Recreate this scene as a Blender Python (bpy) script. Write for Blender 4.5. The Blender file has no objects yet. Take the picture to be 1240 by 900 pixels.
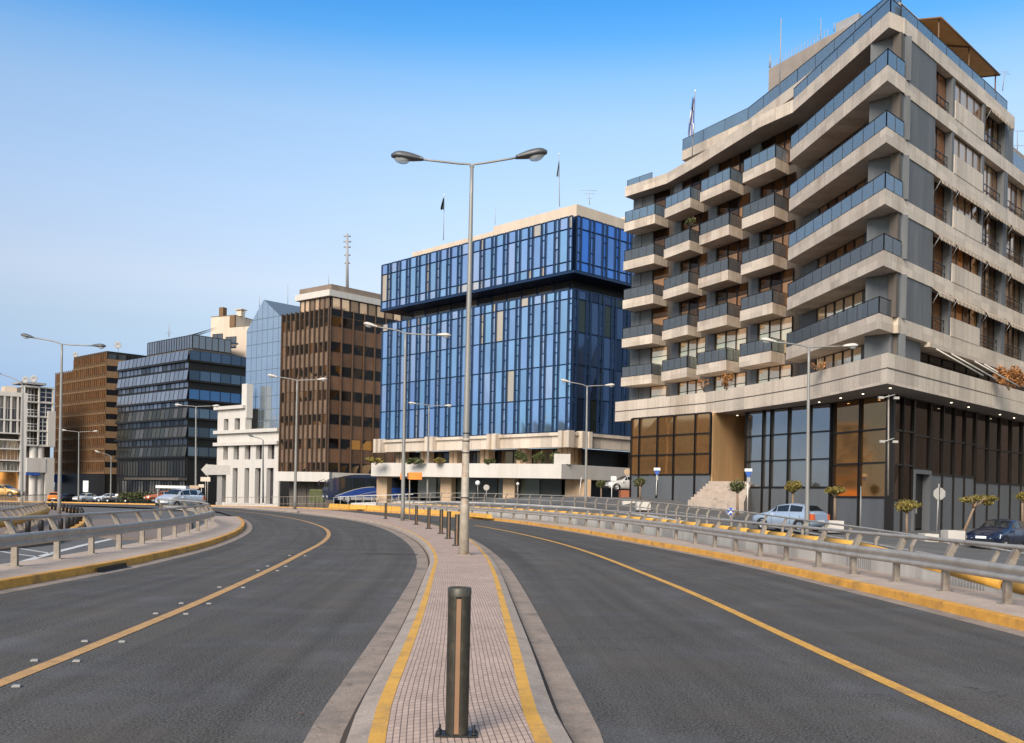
import bpy, math, random
from mathutils import Vector, Matrix
random.seed(7)
C = bpy.context.scene.collection
# ---------------------------------------------------------------- camera geometry (shared by the measuring helpers)
F = 1200.0; YH = 600.0; EYE = 1.7; ROLL = math.radians(1.2)
CR, SR = math.cos(ROLL), math.sin(ROLL)
def ray(x, y):
    dx, dy = x-620.0, y-YH
    return Vector((dx*CR+dy*SR, F, dx*SR-dy*CR))
def P(x, y, Y):
    r = ray(x, y); k = Y/F
    return Vector((r.x*k, Y, EYE+r.z*k))
def H(x, y, z=0.0):
    r = ray(x, y); k = (z-EYE)/r.z
    return Vector((r.x*k, F*k, z))
def proj(p):
    k = F/max(p[1], .1); X = p[0]*k; Z = (p[2]-EYE)*k
    return 620+X*CR+Z*SR, YH+X*SR-Z*CR
# ---------------------------------------------------------------- materials
def mat(name, col, rough=.7, metal=0., var=.12, scale=3., bump=0., bscale=40., spec=.5, streak=False, tint=False, dirt=None, alpha=None, emis=None, coat=0, fine=0, fscale=120):
    m = bpy.data.materials.new(name); m.use_nodes = True
    nt = m.node_tree; N = nt.nodes; L = nt.links; b = N['Principled BSDF']
    b.inputs['Roughness'].default_value = rough; b.inputs['Metallic'].default_value = metal
    b.inputs['Specular IOR Level'].default_value = spec
    b.inputs['Coat Weight'].default_value = coat
    geo = N.new('ShaderNodeTexCoord'); mp = N.new('ShaderNodeMapping'); L.new(geo.outputs['Object'], mp.inputs[0])
    if streak: mp.inputs['Scale'].default_value = (1, 1, .12)
    c = tuple(col)+(1,)
    out = None
    if var > 0:
        n = N.new('ShaderNodeTexNoise'); n.inputs['Scale'].default_value = scale; n.inputs['Detail'].default_value = 6; n.inputs['Roughness'].default_value = .65
        L.new(mp.outputs[0], n.inputs['Vector'])
        r = N.new('ShaderNodeMapRange'); r.inputs[1].default_value = .3; r.inputs[2].default_value = .7
        r.inputs[3].default_value = 1-var; r.inputs[4].default_value = 1+var; L.new(n.outputs[0], r.inputs[0])
        mx = N.new('ShaderNodeVectorMath'); mx.operation = 'SCALE'; mx.inputs[0].default_value = col; L.new(r.outputs[0], mx.inputs['Scale'])
        out = mx.outputs[0]
    if fine > 0:
        n = N.new('ShaderNodeTexNoise'); n.inputs['Scale'].default_value = fscale; n.inputs['Detail'].default_value = 2
        L.new(geo.outputs['Object'], n.inputs['Vector'])
        r = N.new('ShaderNodeMapRange'); r.inputs[1].default_value = .35; r.inputs[2].default_value = .65
        r.inputs[3].default_value = 1-fine; r.inputs[4].default_value = 1+fine; L.new(n.outputs[0], r.inputs[0])
        mx = N.new('ShaderNodeVectorMath'); mx.operation = 'SCALE'; 
        if out: L.new(out, mx.inputs[0])
        else: mx.inputs[0].default_value = col
        L.new(r.outputs[0], mx.inputs['Scale']); out = mx.outputs[0]
    if dirt:
        dcol, amt, dsc = dirt
        n = N.new('ShaderNodeTexNoise'); n.inputs['Scale'].default_value = dsc; n.inputs['Detail'].default_value = 8; n.inputs['Roughness'].default_value = .7
        L.new(mp.outputs[0], n.inputs['Vector'])
        r = N.new('ShaderNodeMapRange'); r.inputs[1].default_value = .52; r.inputs[2].default_value = .68; r.inputs[3].default_value = 0; r.inputs[4].default_value = amt
        L.new(n.outputs[0], r.inputs[0])
        mx = N.new('ShaderNodeMix'); mx.data_type = 'RGBA'; L.new(r.outputs[0], mx.inputs[0])
        if out: L.new(out, mx.inputs[6])
        else: mx.inputs[6].default_value = c
        mx.inputs[7].default_value = tuple(dcol)+(1,); out = mx.outputs[2]
    if tint:
        a = N.new('ShaderNodeAttribute'); a.attribute_name = 'tint'
        mx = N.new('ShaderNodeVectorMath'); mx.operation = 'MULTIPLY'
        if out: L.new(out, mx.inputs[0])
        else: mx.inputs[0].default_value = col
        L.new(a.outputs['Color'], mx.inputs[1]); out = mx.outputs[0]
    if out: L.new(out, b.inputs['Base Color'])
    else: b.inputs['Base Color'].default_value = c
    if bump > 0:
        n = N.new('ShaderNodeTexNoise'); n.inputs['Scale'].default_value = bscale; n.inputs['Detail'].default_value = 4
        L.new(geo.outputs['Object'], n.inputs['Vector'])
        bp = N.new('ShaderNodeBump'); bp.inputs['Strength'].default_value = bump; bp.inputs['Distance'].default_value = .02
        L.new(n.outputs[0], bp.inputs['Height']); L.new(bp.outputs[0], b.inputs['Normal'])
    if alpha is not None: b.inputs['Alpha'].default_value = alpha
    if emis: b.inputs['Emission Color'].default_value = tuple(emis[:3])+(1,); b.inputs['Emission Strength'].default_value = emis[3]
    return m
def brickmat(name, c1, c2, cm, w, h, mortar=.006, rough=.8, offset=0., uv=True, var=.15):
    m = mat(name, c1, rough, var=0, bump=.15, bscale=60)
    nt = m.node_tree; N = nt.nodes; L = nt.links; b = N['Principled BSDF']
    tc = N.new('ShaderNodeTexCoord'); br = N.new('ShaderNodeTexBrick')
    br.offset = offset; br.inputs['Scale'].default_value = 1; br.inputs['Mortar Size'].default_value = mortar; br.inputs['Mortar Smooth'].default_value = .3
    br.inputs['Brick Width'].default_value = w; br.inputs['Row Height'].default_value = h
    br.inputs['Color1'].default_value = tuple(c1)+(1,); br.inputs['Color2'].default_value = tuple(c2)+(1,); br.inputs['Mortar'].default_value = tuple(cm)+(1,)
    L.new(tc.outputs['UV' if uv else 'Object'], br.inputs[0])
    n = N.new('ShaderNodeTexNoise'); n.inputs['Scale'].default_value = 1.7; n.inputs['Detail'].default_value = 8; n.inputs['Roughness'].default_value = .7
    L.new(tc.outputs['Object'], n.inputs['Vector'])
    r = N.new('ShaderNodeMapRange'); r.inputs[1].default_value = .3; r.inputs[2].default_value = .7; r.inputs[3].default_value = 1-var; r.inputs[4].default_value = 1+var
    L.new(n.outputs[0], r.inputs[0])
    mx = N.new('ShaderNodeVectorMath'); mx.operation = 'SCALE'; L.new(br.outputs[0], mx.inputs[0]); L.new(r.outputs[0], mx.inputs['Scale'])
    L.new(mx.outputs[0], b.inputs['Base Color'])
    return m
M = {}
M['asphalt'] = mat('asphalt', (.072,.069,.068), .8, var=.22, scale=.45, bump=.25, bscale=90, dirt=((.115,.108,.104), .6, .5), fine=.75, fscale=26)
def asphaltmat():
    m = mat('asphalt', (.066,.064,.063), .92, var=.12, scale=.5, bump=.15, bscale=110, dirt=None, fine=.8, fscale=48, spec=.25)
    nt = m.node_tree; N = nt.nodes; L = nt.links; b = N['Principled BSDF']
    src = b.inputs['Base Color'].links[0].from_socket
    tc = N.new('ShaderNodeTexCoord')
    def noise(sc, det, coord='Object', mp=None, rough=.6):
        n = N.new('ShaderNodeTexNoise'); n.inputs['Scale'].default_value = sc; n.inputs['Detail'].default_value = det; n.inputs['Roughness'].default_value = rough
        s = tc.outputs[coord]
        if mp: q = N.new('ShaderNodeMapping'); q.inputs['Scale'].default_value = mp; L.new(s, q.inputs[0]); s = q.outputs[0]
        L.new(s, n.inputs['Vector']); return n
    def rng(s, a, b_, c, d):
        r = N.new('ShaderNodeMapRange'); r.inputs[1].default_value = a; r.inputs[2].default_value = b_; r.inputs[3].default_value = c; r.inputs[4].default_value = d; L.new(s, r.inputs[0]); return r.outputs[0]
    def mixc(fac, A, col, blend='MIX'):
        x = N.new('ShaderNodeMix'); x.data_type = 'RGBA'; x.blend_type = blend; L.new(fac, x.inputs[0]); L.new(A, x.inputs[6]); x.inputs[7].default_value = tuple(col)+(1,); return x.outputs[2]
    c = src
    c = mixc(rng(noise(.55, 5).outputs[0], .47, .62, 0, .55), c, (.086,.074,.062))       # brown worn areas
    c = mixc(rng(noise(.8, 5, mp=(1,1,1)).outputs[0], .50, .66, 0, .5), c, (.098,.10,.110)) # paler polished areas
    st = rng(noise(1., 4, 'UV', (.035, 14, 1)).outputs[0], .35, .65, .80, 1.22)            # wheel tracks run along the lane
    sc = N.new('ShaderNodeVectorMath'); sc.operation = 'SCALE'; L.new(c, sc.inputs[0]); L.new(st, sc.inputs['Scale']); c = sc.outputs[0]
    sp = noise(85, 1); c = mixc(rng(sp.outputs[0], .60, .70, 0, .8), c, (.24,.22,.20))    # light aggregate
    vo = N.new('ShaderNodeTexVoronoi'); vo.feature = 'DISTANCE_TO_EDGE'; vo.inputs['Scale'].default_value = .42
    wn = noise(1.4, 5); ad = N.new('ShaderNodeVectorMath'); ad.operation = 'MULTIPLY_ADD'; ad.inputs[1].default_value = (1.1,1.1,1.1); L.new(wn.outputs['Color'], ad.inputs[0]); L.new(tc.outputs['Object'], ad.inputs[2]); L.new(ad.outputs[0], vo.inputs['Vector'])
    cr = rng(vo.outputs['Distance'], .0, .010, 1, 0); mk = rng(noise(.12, 2).outputs[0], .54, .60, 0, .75)
    mm = N.new('ShaderNodeMath'); mm.operation = 'MULTIPLY'; L.new(cr, mm.inputs[0]); L.new(mk, mm.inputs[1]); c = mixc(mm.outputs[0], c, (.02,.018,.017))
    L.new(c, b.inputs['Base Color']); return m
M['asphalt'] = asphaltmat()
M['ground'] = mat('ground_asphalt', (.10,.10,.10), .85, var=.2, scale=.3, bump=.3, bscale=30, dirt=((.16,.14,.12), .5, .3))
M['concrete'] = mat('kerb_concrete', (.34,.28,.235), .8, var=.16, scale=2.5, bump=.35, bscale=30, dirt=((.16,.13,.11), .55, 1.6), fine=.12, fscale=50)
M['gutter'] = mat('gutter_concrete', (.27,.215,.175), .85, var=.2, scale=3, bump=.35, bscale=30, dirt=((.10,.085,.075), .65, 1.1), fine=.15, fscale=50)
M['groove'] = mat('groove_dirt', (.045,.035,.03), .95, var=.2)
M['yellow'] = mat('yellow_paint', (.62,.33,.05), .65, var=.15, scale=5, bump=.2, dirt=((.30,.19,.09), .75, 2.6), fine=.1, fscale=60)
M['yellow_face'] = mat('worn_yellow_kerb', (.58,.29,.05), .7, var=.22, scale=3, bump=.25, dirt=((.20,.12,.05), .85, 1.3))
M['line'] = mat('yellow_line_paint', (.58,.31,.06), .7, var=.15, scale=4, dirt=((.22,.15,.09), .7, 3.5), fine=.18, fscale=45)
M['lineb'] = mat('faded_tan_line_paint', (.45,.26,.10), .75, var=.15, scale=4, dirt=((.17,.125,.09), .6, 3.0), fine=.18, fscale=45)
M['white_line'] = mat('white_line_paint', (.55,.55,.53), .7, var=.15, scale=4, dirt=((.2,.2,.2), .7, 3))
M['bricks'] = brickmat('median_bricks', (.50,.37,.30), (.41,.30,.245), (.14,.10,.085), .1, .05, .005)
M['paving'] = brickmat('pavement_slabs', (.36,.29,.25), (.30,.24,.21), (.18,.14,.12), .4, .4, .012)
M['steel'] = mat('galvanised_steel', (.40,.375,.345), .5, metal=.4, var=.15, scale=3, dirt=((.22,.14,.09), .5, 1.8), bump=.05)
M['steel_post'] = mat('galvanised_post', (.26,.225,.19), .6, metal=.3, var=.2, scale=5, dirt=((.13,.07,.04), .6, 3))
M['pole'] = mat('lamp_pole_paint', (.24,.235,.225), .5, metal=.3, var=.15, scale=2, streak=True, dirt=((.24,.16,.09), .4, 1.2))
M['pole_old'] = mat('rusty_lamp_pole_paint', (.34,.295,.24), .6, metal=.05, var=.25, scale=4, bump=.1, dirt=((.24,.10,.035), 1.0, 1.7))
M['lamp_head'] = mat('lamp_housing', (.10,.105,.11), .5, metal=.3, var=.1)
M['lamp_pale'] = mat('pale_lamp_housing', (.5,.46,.42), .5, var=.1)
M['lamp_glass'] = mat('lamp_bowl_glass', (.55,.58,.6), .1, var=0, alpha=.55)
M['bollard'] = mat('dark_bollard_paint', (.036,.033,.026), .45, metal=.2, var=.25, scale=9, bump=.06, dirt=((.11,.09,.065), .5, 6))
M['bollard_strip'] = mat('copper_reflector_strip', (.25,.145,.085), .45, metal=.2, var=.1)
M['bollard_cap'] = mat('bollard_cap_metal', (.06,.056,.045), .5, metal=.3, var=.25, scale=20)
M['black'] = mat('black_metal', (.018,.018,.02), .5, metal=.2, var=.1)
M['wallpale'] = mat('pale_parapet_panels', (.50,.49,.47), .8, var=.12, scale=1, streak=True, dirt=((.2,.18,.16), .5, 1.2))
M['stone'] = mat('beige_marble_cladding', (.50,.425,.35), .6, var=.11, scale=.9, streak=True, bump=.04, dirt=((.29,.20,.135), .6, .6), fine=.05, fscale=6)
def joints(m, w=1.15):
    nt = m.node_tree; N = nt.nodes; L = nt.links; b = N['Principled BSDF']; src = b.inputs['Base Color'].links[0].from_socket
    tc = N.new('ShaderNodeTexCoord'); sp = N.new('ShaderNodeSeparateXYZ'); L.new(tc.outputs['Object'], sp.inputs[0])
    def M_(op, a, bb=None):
        n = N.new('ShaderNodeMath'); n.operation = op
        for i,v in enumerate((a,bb)):
            if v is None: continue
            if isinstance(v,(int,float)): n.inputs[i].default_value = v
            else: L.new(v, n.inputs[i])
        return n.outputs[0]
    q = M_('DIVIDE', sp.outputs['Y'], w); fr = M_('FRACT', q); fl = M_('FLOOR', q); line = M_('LESS_THAN', fr, .022)
    cb = N.new('ShaderNodeCombineXYZ'); L.new(fl, cb.inputs[0]); L.new(M_('FLOOR', M_('DIVIDE', sp.outputs['Z'], 1.65)), cb.inputs[1])
    wn = N.new('ShaderNodeTexWhiteNoise'); L.new(cb.outputs[0], wn.inputs['Vector'])
    val = M_('ADD', M_('MULTIPLY', wn.outputs['Value'], .26), .87); val = M_('MULTIPLY', val, M_('SUBTRACT', 1., M_('MULTIPLY', line, .45)))
    sc = N.new('ShaderNodeVectorMath'); sc.operation = 'SCALE'; L.new(src, sc.inputs[0]); L.new(val, sc.inputs['Scale']); L.new(sc.outputs[0], b.inputs['Base Color'])
joints(M['stone'])
M['stone_warm'] = mat('stained_travertine', (.44,.31,.20), .6, var=.15, scale=.9, streak=True, dirt=((.30,.17,.08), .6, .6))
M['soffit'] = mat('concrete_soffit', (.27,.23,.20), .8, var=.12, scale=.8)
M['greyslab'] = mat('grey_board_marked_concrete', (.098,.104,.112), .65, var=.2, scale=1.3, streak=True, bump=.05, dirt=((.18,.17,.165), .5, .9))
M['greydark'] = mat('dark_reveal_concrete', (.085,.07,.058), .75, var=.2, streak=True)
M['greypanel'] = mat('grey_plinth_panel', (.10,.106,.115), .45, var=.12, scale=.8, streak=True)
M['darkframe'] = mat('dark_bronze_frame', (.013,.011,.010), .4, metal=.3, var=.1)
M['blueframe'] = mat('navy_frame', (.014,.035,.085), .35, metal=.4, var=.1)
def glass(name, col, rough=.05, metal=.92, bump=.035):
    return mat(name, col, rough, metal=metal, var=.05, scale=.4, bump=bump, bscale=.35, tint=True)
M['g_blue'] = glass('blue_mirror_glass', (.44,.61,.84))
M['g_navy'] = glass('navy_side_glass', (.035,.055,.10), .07, .8)
M['g_room'] = glass('brown_window_glass', (.46,.30,.19), .08, .75)
M['g_dark'] = glass('dark_window_glass', (.10,.10,.11), .08, .7)
M['g_amber'] = glass('amber_shopfront_glass', (.80,.44,.19), .05, .9)
M['g_clear'] = glass('clear_shopfront_glass', (.42,.41,.40), .03, .9)
M['g_brown'] = glass('dark_brown_shopfront_glass', (.045,.02,.012), .06, .9)
M['travertine'] = mat('glow_tinted_travertine', (.75,.50,.26), .55, var=.2, scale=1, streak=True)  # entrance wall colour brightened to stand in for interior lighting
M['endstone'] = mat('orange_end_marble', (.46,.27,.14), .6, var=.15, scale=1.2, streak=True, dirt=((.30,.15,.06), .6, 1.0))
M['g_gold'] = glass('bronze_gold_glass', (.40,.24,.13), .12, .85)
M['g_slate'] = glass('slate_blue_glass', (.36,.37,.40), .12, .9)
M['g_ice'] = glass('pale_blue_mirror_glass', (.54,.61,.68), .12, .9)
M['g_band'] = glass('smoky_navy_glass', (.06,.08,.11), .08, .85)
M['rail_blue'] = mat('blue_balustrade_glass', (.16,.24,.32), .15, metal=.3, var=.06, alpha=.80)
M['rail_grey'] = mat('smoked_balustrade_glass', (.10,.115,.13), .2, metal=.2, var=.06, alpha=.82)
M['rail_brown'] = mat('smoked_brown_balustrade_glass', (.13,.075,.03), .2, metal=.2, var=.06, alpha=.7)
M['curtain'] = mat('cream_blind', (.60,.52,.44), .8, var=.1)
M['white_stone'] = mat('white_stone', (.50,.47,.435), .7, var=.08, scale=1, streak=True, dirt=((.4,.34,.28), .35, .7))
M['cream'] = mat('cream_render', (.52,.43,.345), .8, var=.1, scale=.5, streak=True)
M['bronze'] = mat('bronze_fin', (.10,.065,.045), .5, metal=.3, var=.2)
M['bronze_panel'] = mat('bronze_spandrel', (.28,.20,.145), .4, metal=.4, var=.2, scale=.5, tint=True)
M['roofbrown'] = mat('brown_roof_wall', (.15,.085,.04), .8, var=.2)
M['slate'] = mat('slate_roof', (.10,.14,.19), .5, var=.1)
M['grey'] = mat('mid_grey_paint', (.28,.28,.29), .6, var=.1)
M['signgrey'] = mat('sign_back_grey', (.36,.34,.32), .5, metal=.3, var=.12, scale=4)
M['white'] = mat('white_paint', (.72,.71,.69), .5, var=.06)
M['blue'] = mat('sign_blue', (.03,.09,.38), .4, var=.05)
M['red'] = mat('sign_red', (.55,.05,.03), .4, var=.05)
M['orange'] = mat('orange_sign', (.72,.22,.02), .5, var=.12)
M['awn'] = mat('ochre_canopy_fabric', (.60,.33,.13), .8, var=.12, scale=1.5)
M['awning'] = mat('pale_awning_fabric', (.42,.35,.29), .85, var=.2, scale=6, tint=True)
M['leaf'] = mat('green_leaf', (.065,.075,.022), .7, var=.4, scale=2, tint=True)
M['leaf_olive'] = mat('olive_leaf', (.17,.13,.025), .7, var=.4, scale=2, tint=True)
M['leaf_dry'] = mat('rusty_dry_leaf', (.30,.13,.04), .8, var=.4, scale=2, tint=True)
M['bark'] = mat('bark', (.22,.15,.10), .9, var=.2, scale=6)
M['terracotta'] = mat('red_brick_planter', (.30,.10,.045), .85, var=.3, scale=6)
M['rubber'] = mat('tyre_rubber', (.02,.02,.02), .8, var=.1)
M['rim'] = mat('alloy_rim', (.4,.4,.42), .35, metal=.7, var=.05)
M['carglass'] = mat('car_glass', (.02,.025,.03), .06, metal=.3, var=0, coat=.5)
def paint(n, c): return mat(n, c, .3, metal=.25, var=.03, coat=.8)
M['p_lightblue'] = paint('light_blue_car_paint', (.30,.38,.50)); M['p_navy'] = paint('navy_car_paint', (.012,.022,.06))
M['p_silver'] = paint('silver_car_paint', (.48,.52,.58)); M['p_white'] = paint('white_car_paint', (.7,.69,.67))
M['p_yellow'] = paint('yellow_taxi_paint', (.6,.36,.12)); M['p_red'] = paint('red_orange_car_paint', (.45,.12,.04)); M['p_coach'] = paint('royal_blue_coach_paint', (.02,.06,.27))
M['p_dark'] = paint('charcoal_car_paint', (.05,.05,.06))
M['headlight'] = mat('headlight_lens', (.7,.72,.74), .15, metal=.3, var=0); M['taillight'] = mat('taillight_lens', (.5,.10,.03), .2, var=0)
M['plate'] = mat('number_plate', (.75,.75,.72), .5, var=0)
M['flag_blue'] = mat('flag_blue_cloth', (.04,.12,.42), .8, var=.05)
M['downlight'] = mat('soffit_downlight', (.9,.85,.75), .4, var=0, emis=(1,.85,.62,2.2))
M['pink'] = mat('pink_sidewalk_slab', (.40,.32,.265), .85, var=.12, scale=1.5, bump=.2, dirt=((.26,.19,.15), .5, 1.2), fine=.1, fscale=30)
# ---------------------------------------------------------------- mesh builder
ORG = {}
class MB:
    def __init__(s): s.v=[]; s.f=[]; s.mi=[]; s.t=[]; s.uv=[]; s.sm=[]; s.hasuv=False
    def face(s, pts, m=0, tint=(1,1,1), uv=None, smooth=False):
        i = len(s.v); s.v += [tuple(p) for p in pts]; s.f.append(tuple(range(i, i+len(pts)))); s.mi.append(m); s.t.append(tint)
        s.uv.append(uv); s.sm.append(smooth)
        if uv: s.hasuv = True
    def box8(s, p, m=0, tint=(1,1,1)):   # p: 4 bottom, 4 top
        for a in ((3,2,1,0),(4,5,6,7),(0,1,5,4),(1,2,6,5),(2,3,7,6),(3,0,4,7)): s.face([p[k] for k in a], m, tint)
    def box(s, x0,x1,y0,y1,z0,z1, m=0, tint=(1,1,1)):
        s.box8([(x0,y0,z0),(x1,y0,z0),(x1,y1,z0),(x0,y1,z0),(x0,y0,z1),(x1,y0,z1),(x1,y1,z1),(x0,y1,z1)], m, tint)
    def prism(s, poly, z0, z1, m=0, mtop=None, mbot=None):
        n = len(poly)
        A = [(p[0],p[1],z0) for p in poly]; B = [(p[0],p[1],z1) for p in poly]
        s.face(A[::-1], m if mbot is None else mbot); s.face(B, m if mtop is None else mtop)
        for i in range(n):
            j = (i+1)%n; s.face([A[i],A[j],B[j],B[i]], m)
    def tube(s, path, r, n=8, m=0, caps=True):
        path = [Vector(p) for p in path]; K = len(path)
        rr = r if isinstance(r, (list,tuple)) else [r]*K
        rings = []; up = None
        for i,p in enumerate(path):
            t = (path[min(i+1,K-1)]-path[max(i-1,0)]).normalized()
            if up is None:
                up = Vector((0,0,1)) if abs(t.z) < .9 else Vector((1,0,0))
            a = t.cross(up).normalized(); b = a.cross(t).normalized(); up = b if abs(t.z)<.9 or True else up
            rings.append([p+a*(rr[i]*math.cos(2*math.pi*k/n))+b*(rr[i]*math.sin(2*math.pi*k/n)) for k in range(n)])
        base = len(s.v)
        for R in rings: s.v += [tuple(q) for q in R]
        for i in range(K-1):
            for k in range(n):
                a0 = base+i*n+k; a1 = base+i*n+(k+1)%n
                s.f.append((a0,a1,a1+n,a0+n)); s.mi.append(m); s.t.append((1,1,1)); s.uv.append(None); s.sm.append(n>4)
        if caps:
            s.f.append(tuple(base+k for k in range(n))[::-1]); s.f.append(tuple(base+(K-1)*n+k for k in range(n)))
            for _ in (0,1): s.mi.append(m); s.t.append((1,1,1)); s.uv.append(None); s.sm.append(False)
    def lathe(s, prof, c=(0,0,0), n=16, m=0, axis='z'):
        base = len(s.v); K = len(prof)
        for r,h in prof:
            for k in range(n):
                a = 2*math.pi*k/n; x,y,z = r*math.cos(a), r*math.sin(a), h
                if axis == 'y': x,y,z = x,z,y
                if axis == 'x': x,y,z = z,x,y
                s.v.append((c[0]+x,c[1]+y,c[2]+z))
        for i in range(K-1):
            for k in range(n):
                a0 = base+i*n+k; a1 = base+i*n+(k+1)%n
                s.f.append((a0,a1,a1+n,a0+n)); s.mi.append(m); s.t.append((1,1,1)); s.uv.append(None); s.sm.append(True)
    def build(s, name, mats, parent=None, kind=None, weld=False):
        if not isinstance(mats, (list,tuple)): mats = [mats]
        o3 = ORG.get(parent.name, Vector((0,0,0))) if parent else Vector((0,0,0))
        me = bpy.data.meshes.new(name)
        me.from_pydata([(v[0]-o3.x, v[1]-o3.y, v[2]-o3.z) for v in s.v], [], s.f)
        for mm in mats: me.materials.append(mm)
        me.polygons.foreach_set('material_index', s.mi); me.polygons.foreach_set('use_smooth', s.sm)
        at = me.attributes.new('tint', 'FLOAT_COLOR', 'CORNER')
        buf = []
        for f,t in zip(s.f, s.t): buf += [t[0],t[1],t[2],1.]*len(f)
        at.data.foreach_set('color', buf)
        if s.hasuv:
            ul = me.uv_layers.new(name='UVMap'); b2 = []
            for f,u in zip(s.f, s.uv):
                for k in range(len(f)): b2 += list(u[k]) if u else [0,0]
            ul.data.foreach_set('uv', b2)
        me.update()
        if weld:
            import bmesh
            bm = bmesh.new(); bm.from_mesh(me); bmesh.ops.remove_doubles(bm, verts=bm.verts, dist=.0005); bm.to_mesh(me); bm.free()
        o = bpy.data.objects.new(name, me); C.objects.link(o)
        if parent: o.parent = parent; ORG[o.name] = o3
        if kind: o['kind'] = kind
        return o
def tag(o, label, cat, group=None):
    o['label'] = label; o['category'] = cat
    if group: o['group'] = group
    return o
def thing(name, loc, label, cat, group=None):
    o = bpy.data.objects.new(name, None); C.objects.link(o); o.empty_display_size = .3
    o.location = loc; ORG[o.name] = Vector(loc)
    return tag(o, label, cat, group)
def local(name, label, cat, group=None):   # thing modelled at the origin, placed afterwards
    return thing(name, (0,0,0), label, cat, group)
def place(o, loc, rz=0, sc=1, rx=0, ry=0):
    o.location = loc; o.rotation_euler = (rx, ry, rz); o.scale = (sc,)*3 if not isinstance(sc, tuple) else sc
def children(o): return [c for c in list(bpy.data.objects) if c.parent == o]
def copy_tree(o, parent=None):
    c = o.copy(); C.objects.link(c); c.parent = parent
    for ch in [q for q in o.children]: copy_tree(ch, c)
    return c
# ---------------------------------------------------------------- facade helper
class Face:
    def __init__(s, o2, d2):
        s.o = Vector((o2[0],o2[1])); s.d = Vector((d2[0],d2[1])).normalized()
        n = Vector((s.d.y,-s.d.x))
        if n.dot(-s.o) < 0: n = -n
        s.n = n
    def pt(s, a, z, o=0):
        q = s.o+s.d*a+s.n*o; return Vector((q.x,q.y,z))
    def s_at(s, x, y=YH, o=0):
        r = ray(x,y); q = s.o+s.n*o
        # q + a d = k (rx,F)
        det = s.d.x*(-F)-s.d.y*(-r.x)
        return ((-q.x)*(-F)-(-q.y)*(-r.x))/det
    def z_at(s, x, y, o=0):
        a = s.s_at(x,y,o); p = s.pt(a,0,o); r = ray(x,y); return EYE+r.z*p.y/F
def fbox(mb, f, s0,s1,z0,z1,o0,o1, m=0, tint=(1,1,1)):
    mb.box8([f.pt(s0,z0,o0),f.pt(s1,z0,o0),f.pt(s1,z0,o1),f.pt(s0,z0,o1),f.pt(s0,z1,o0),f.pt(s1,z1,o0),f.pt(s1,z1,o1),f.pt(s0,z1,o1)], m, tint)
def fquad(mb, f, s0,s1,z0,z1,o, m=0, tint=(1,1,1), jit=0):
    j = lambda: o+random.uniform(-jit,jit)
    mb.face([f.pt(s0,z0,j()),f.pt(s1,z0,j()),f.pt(s1,z1,j()),f.pt(s0,z1,j())], m, tint)
def wingeo(mb, f, s0,s1,z0,z1,o, nx=1, nz=1, tint=(1,1,1), fw=.05, fd=.05, jit=.004, splits=None, tints=None):
    # glass is material 0, frame is material 1
    xs = [s0+(s1-s0)*i/nx for i in range(nx+1)]; zs = splits or [z0+(z1-z0)*i/nz for i in range(nz+1)]
    k = 0
    for i in range(len(xs)-1):
        for j in range(len(zs)-1):
            t = tints[k%len(tints)] if tints else tint; k += 1
            fquad(mb, f, xs[i],xs[i+1],zs[j],zs[j+1],o,0,t,jit)
    for x in xs: fbox(mb, f, x-fw/2,x+fw/2,z0,z1,o-.02,o+fd,1)
    for z in zs: fbox(mb, f, s0+fw/2,s1-fw/2,z-fw*.4,z+fw*.4,o-.02,o+fd*.8,1)
class Windows:
    def __init__(s, parent, mats, name='window', limit=98): s.p=parent; s.m=mats; s.l=[]; s.n=name; s.lim=limit
    def add(s, fn, c, size): s.l.append((size/max(1,c[1]), fn))
    def done(s):
        s.l.sort(key=lambda t:-t[0])
        for a,fn in s.l[:s.lim]:
            mb = MB(); fn(mb); mb.build(s.n, s.m, s.p)
        if len(s.l) > s.lim:
            mb = MB()
            for a,fn in s.l[s.lim:]: fn(mb)
            mb.build(s.n, s.m, s.p, kind='stuff')
def lerp(a,b,t): return a+(b-a)*t
def interp(x, pts):
    if x <= pts[0][0]: return pts[0][1]
    for (a,va),(b,vb) in zip(pts, pts[1:]):
        if x <= b: return va+(vb-va)*(x-a)/(b-a)
    return pts[-1][1]
# polylines (2D)
def offs(poly, d):
    out = []
    n = len(poly)
    for i,p in enumerate(poly):
        a = poly[max(i-1,0)]; b = poly[min(i+1,n-1)]
        t = Vector((b[0]-a[0], b[1]-a[1])).normalized(); nn = Vector((-t.y, t.x))
        out.append((p[0]+nn.x*d, p[1]+nn.y*d))
    return out
def smooth(poly, it=2):
    for _ in range(it):
        q = [poly[0]]
        for a,b in zip(poly, poly[1:]):
            q.append((a[0]*.75+b[0]*.25, a[1]*.75+b[1]*.25)); q.append((a[0]*.25+b[0]*.75, a[1]*.25+b[1]*.75))
        q.append(poly[-1]); poly = q
    return poly
def plen(poly):
    L = [0]
    for a,b in zip(poly, poly[1:]): L.append(L[-1]+math.hypot(b[0]-a[0], b[1]-a[1]))
    return L
def resample(poly, step):
    L = plen(poly); n = max(2, int(L[-1]/step)+1); out = []
    j = 0
    for i in range(n):
        d = L[-1]*i/(n-1)
        while j < len(L)-2 and L[j+1] < d: j += 1
        t = (d-L[j])/max(1e-6, L[j+1]-L[j]); a,b = poly[j],poly[j+1]
        out.append((a[0]+(b[0]-a[0])*t, a[1]+(b[1]-a[1])*t))
    return out
def back(poly, y=-8):   # extend the start of a polyline straight back behind the camera
    a,b = poly[0], poly[1]; t = (y-a[1])/(b[1]-a[1])
    return [(a[0]+(b[0]-a[0])*t, y)]+poly
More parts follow.
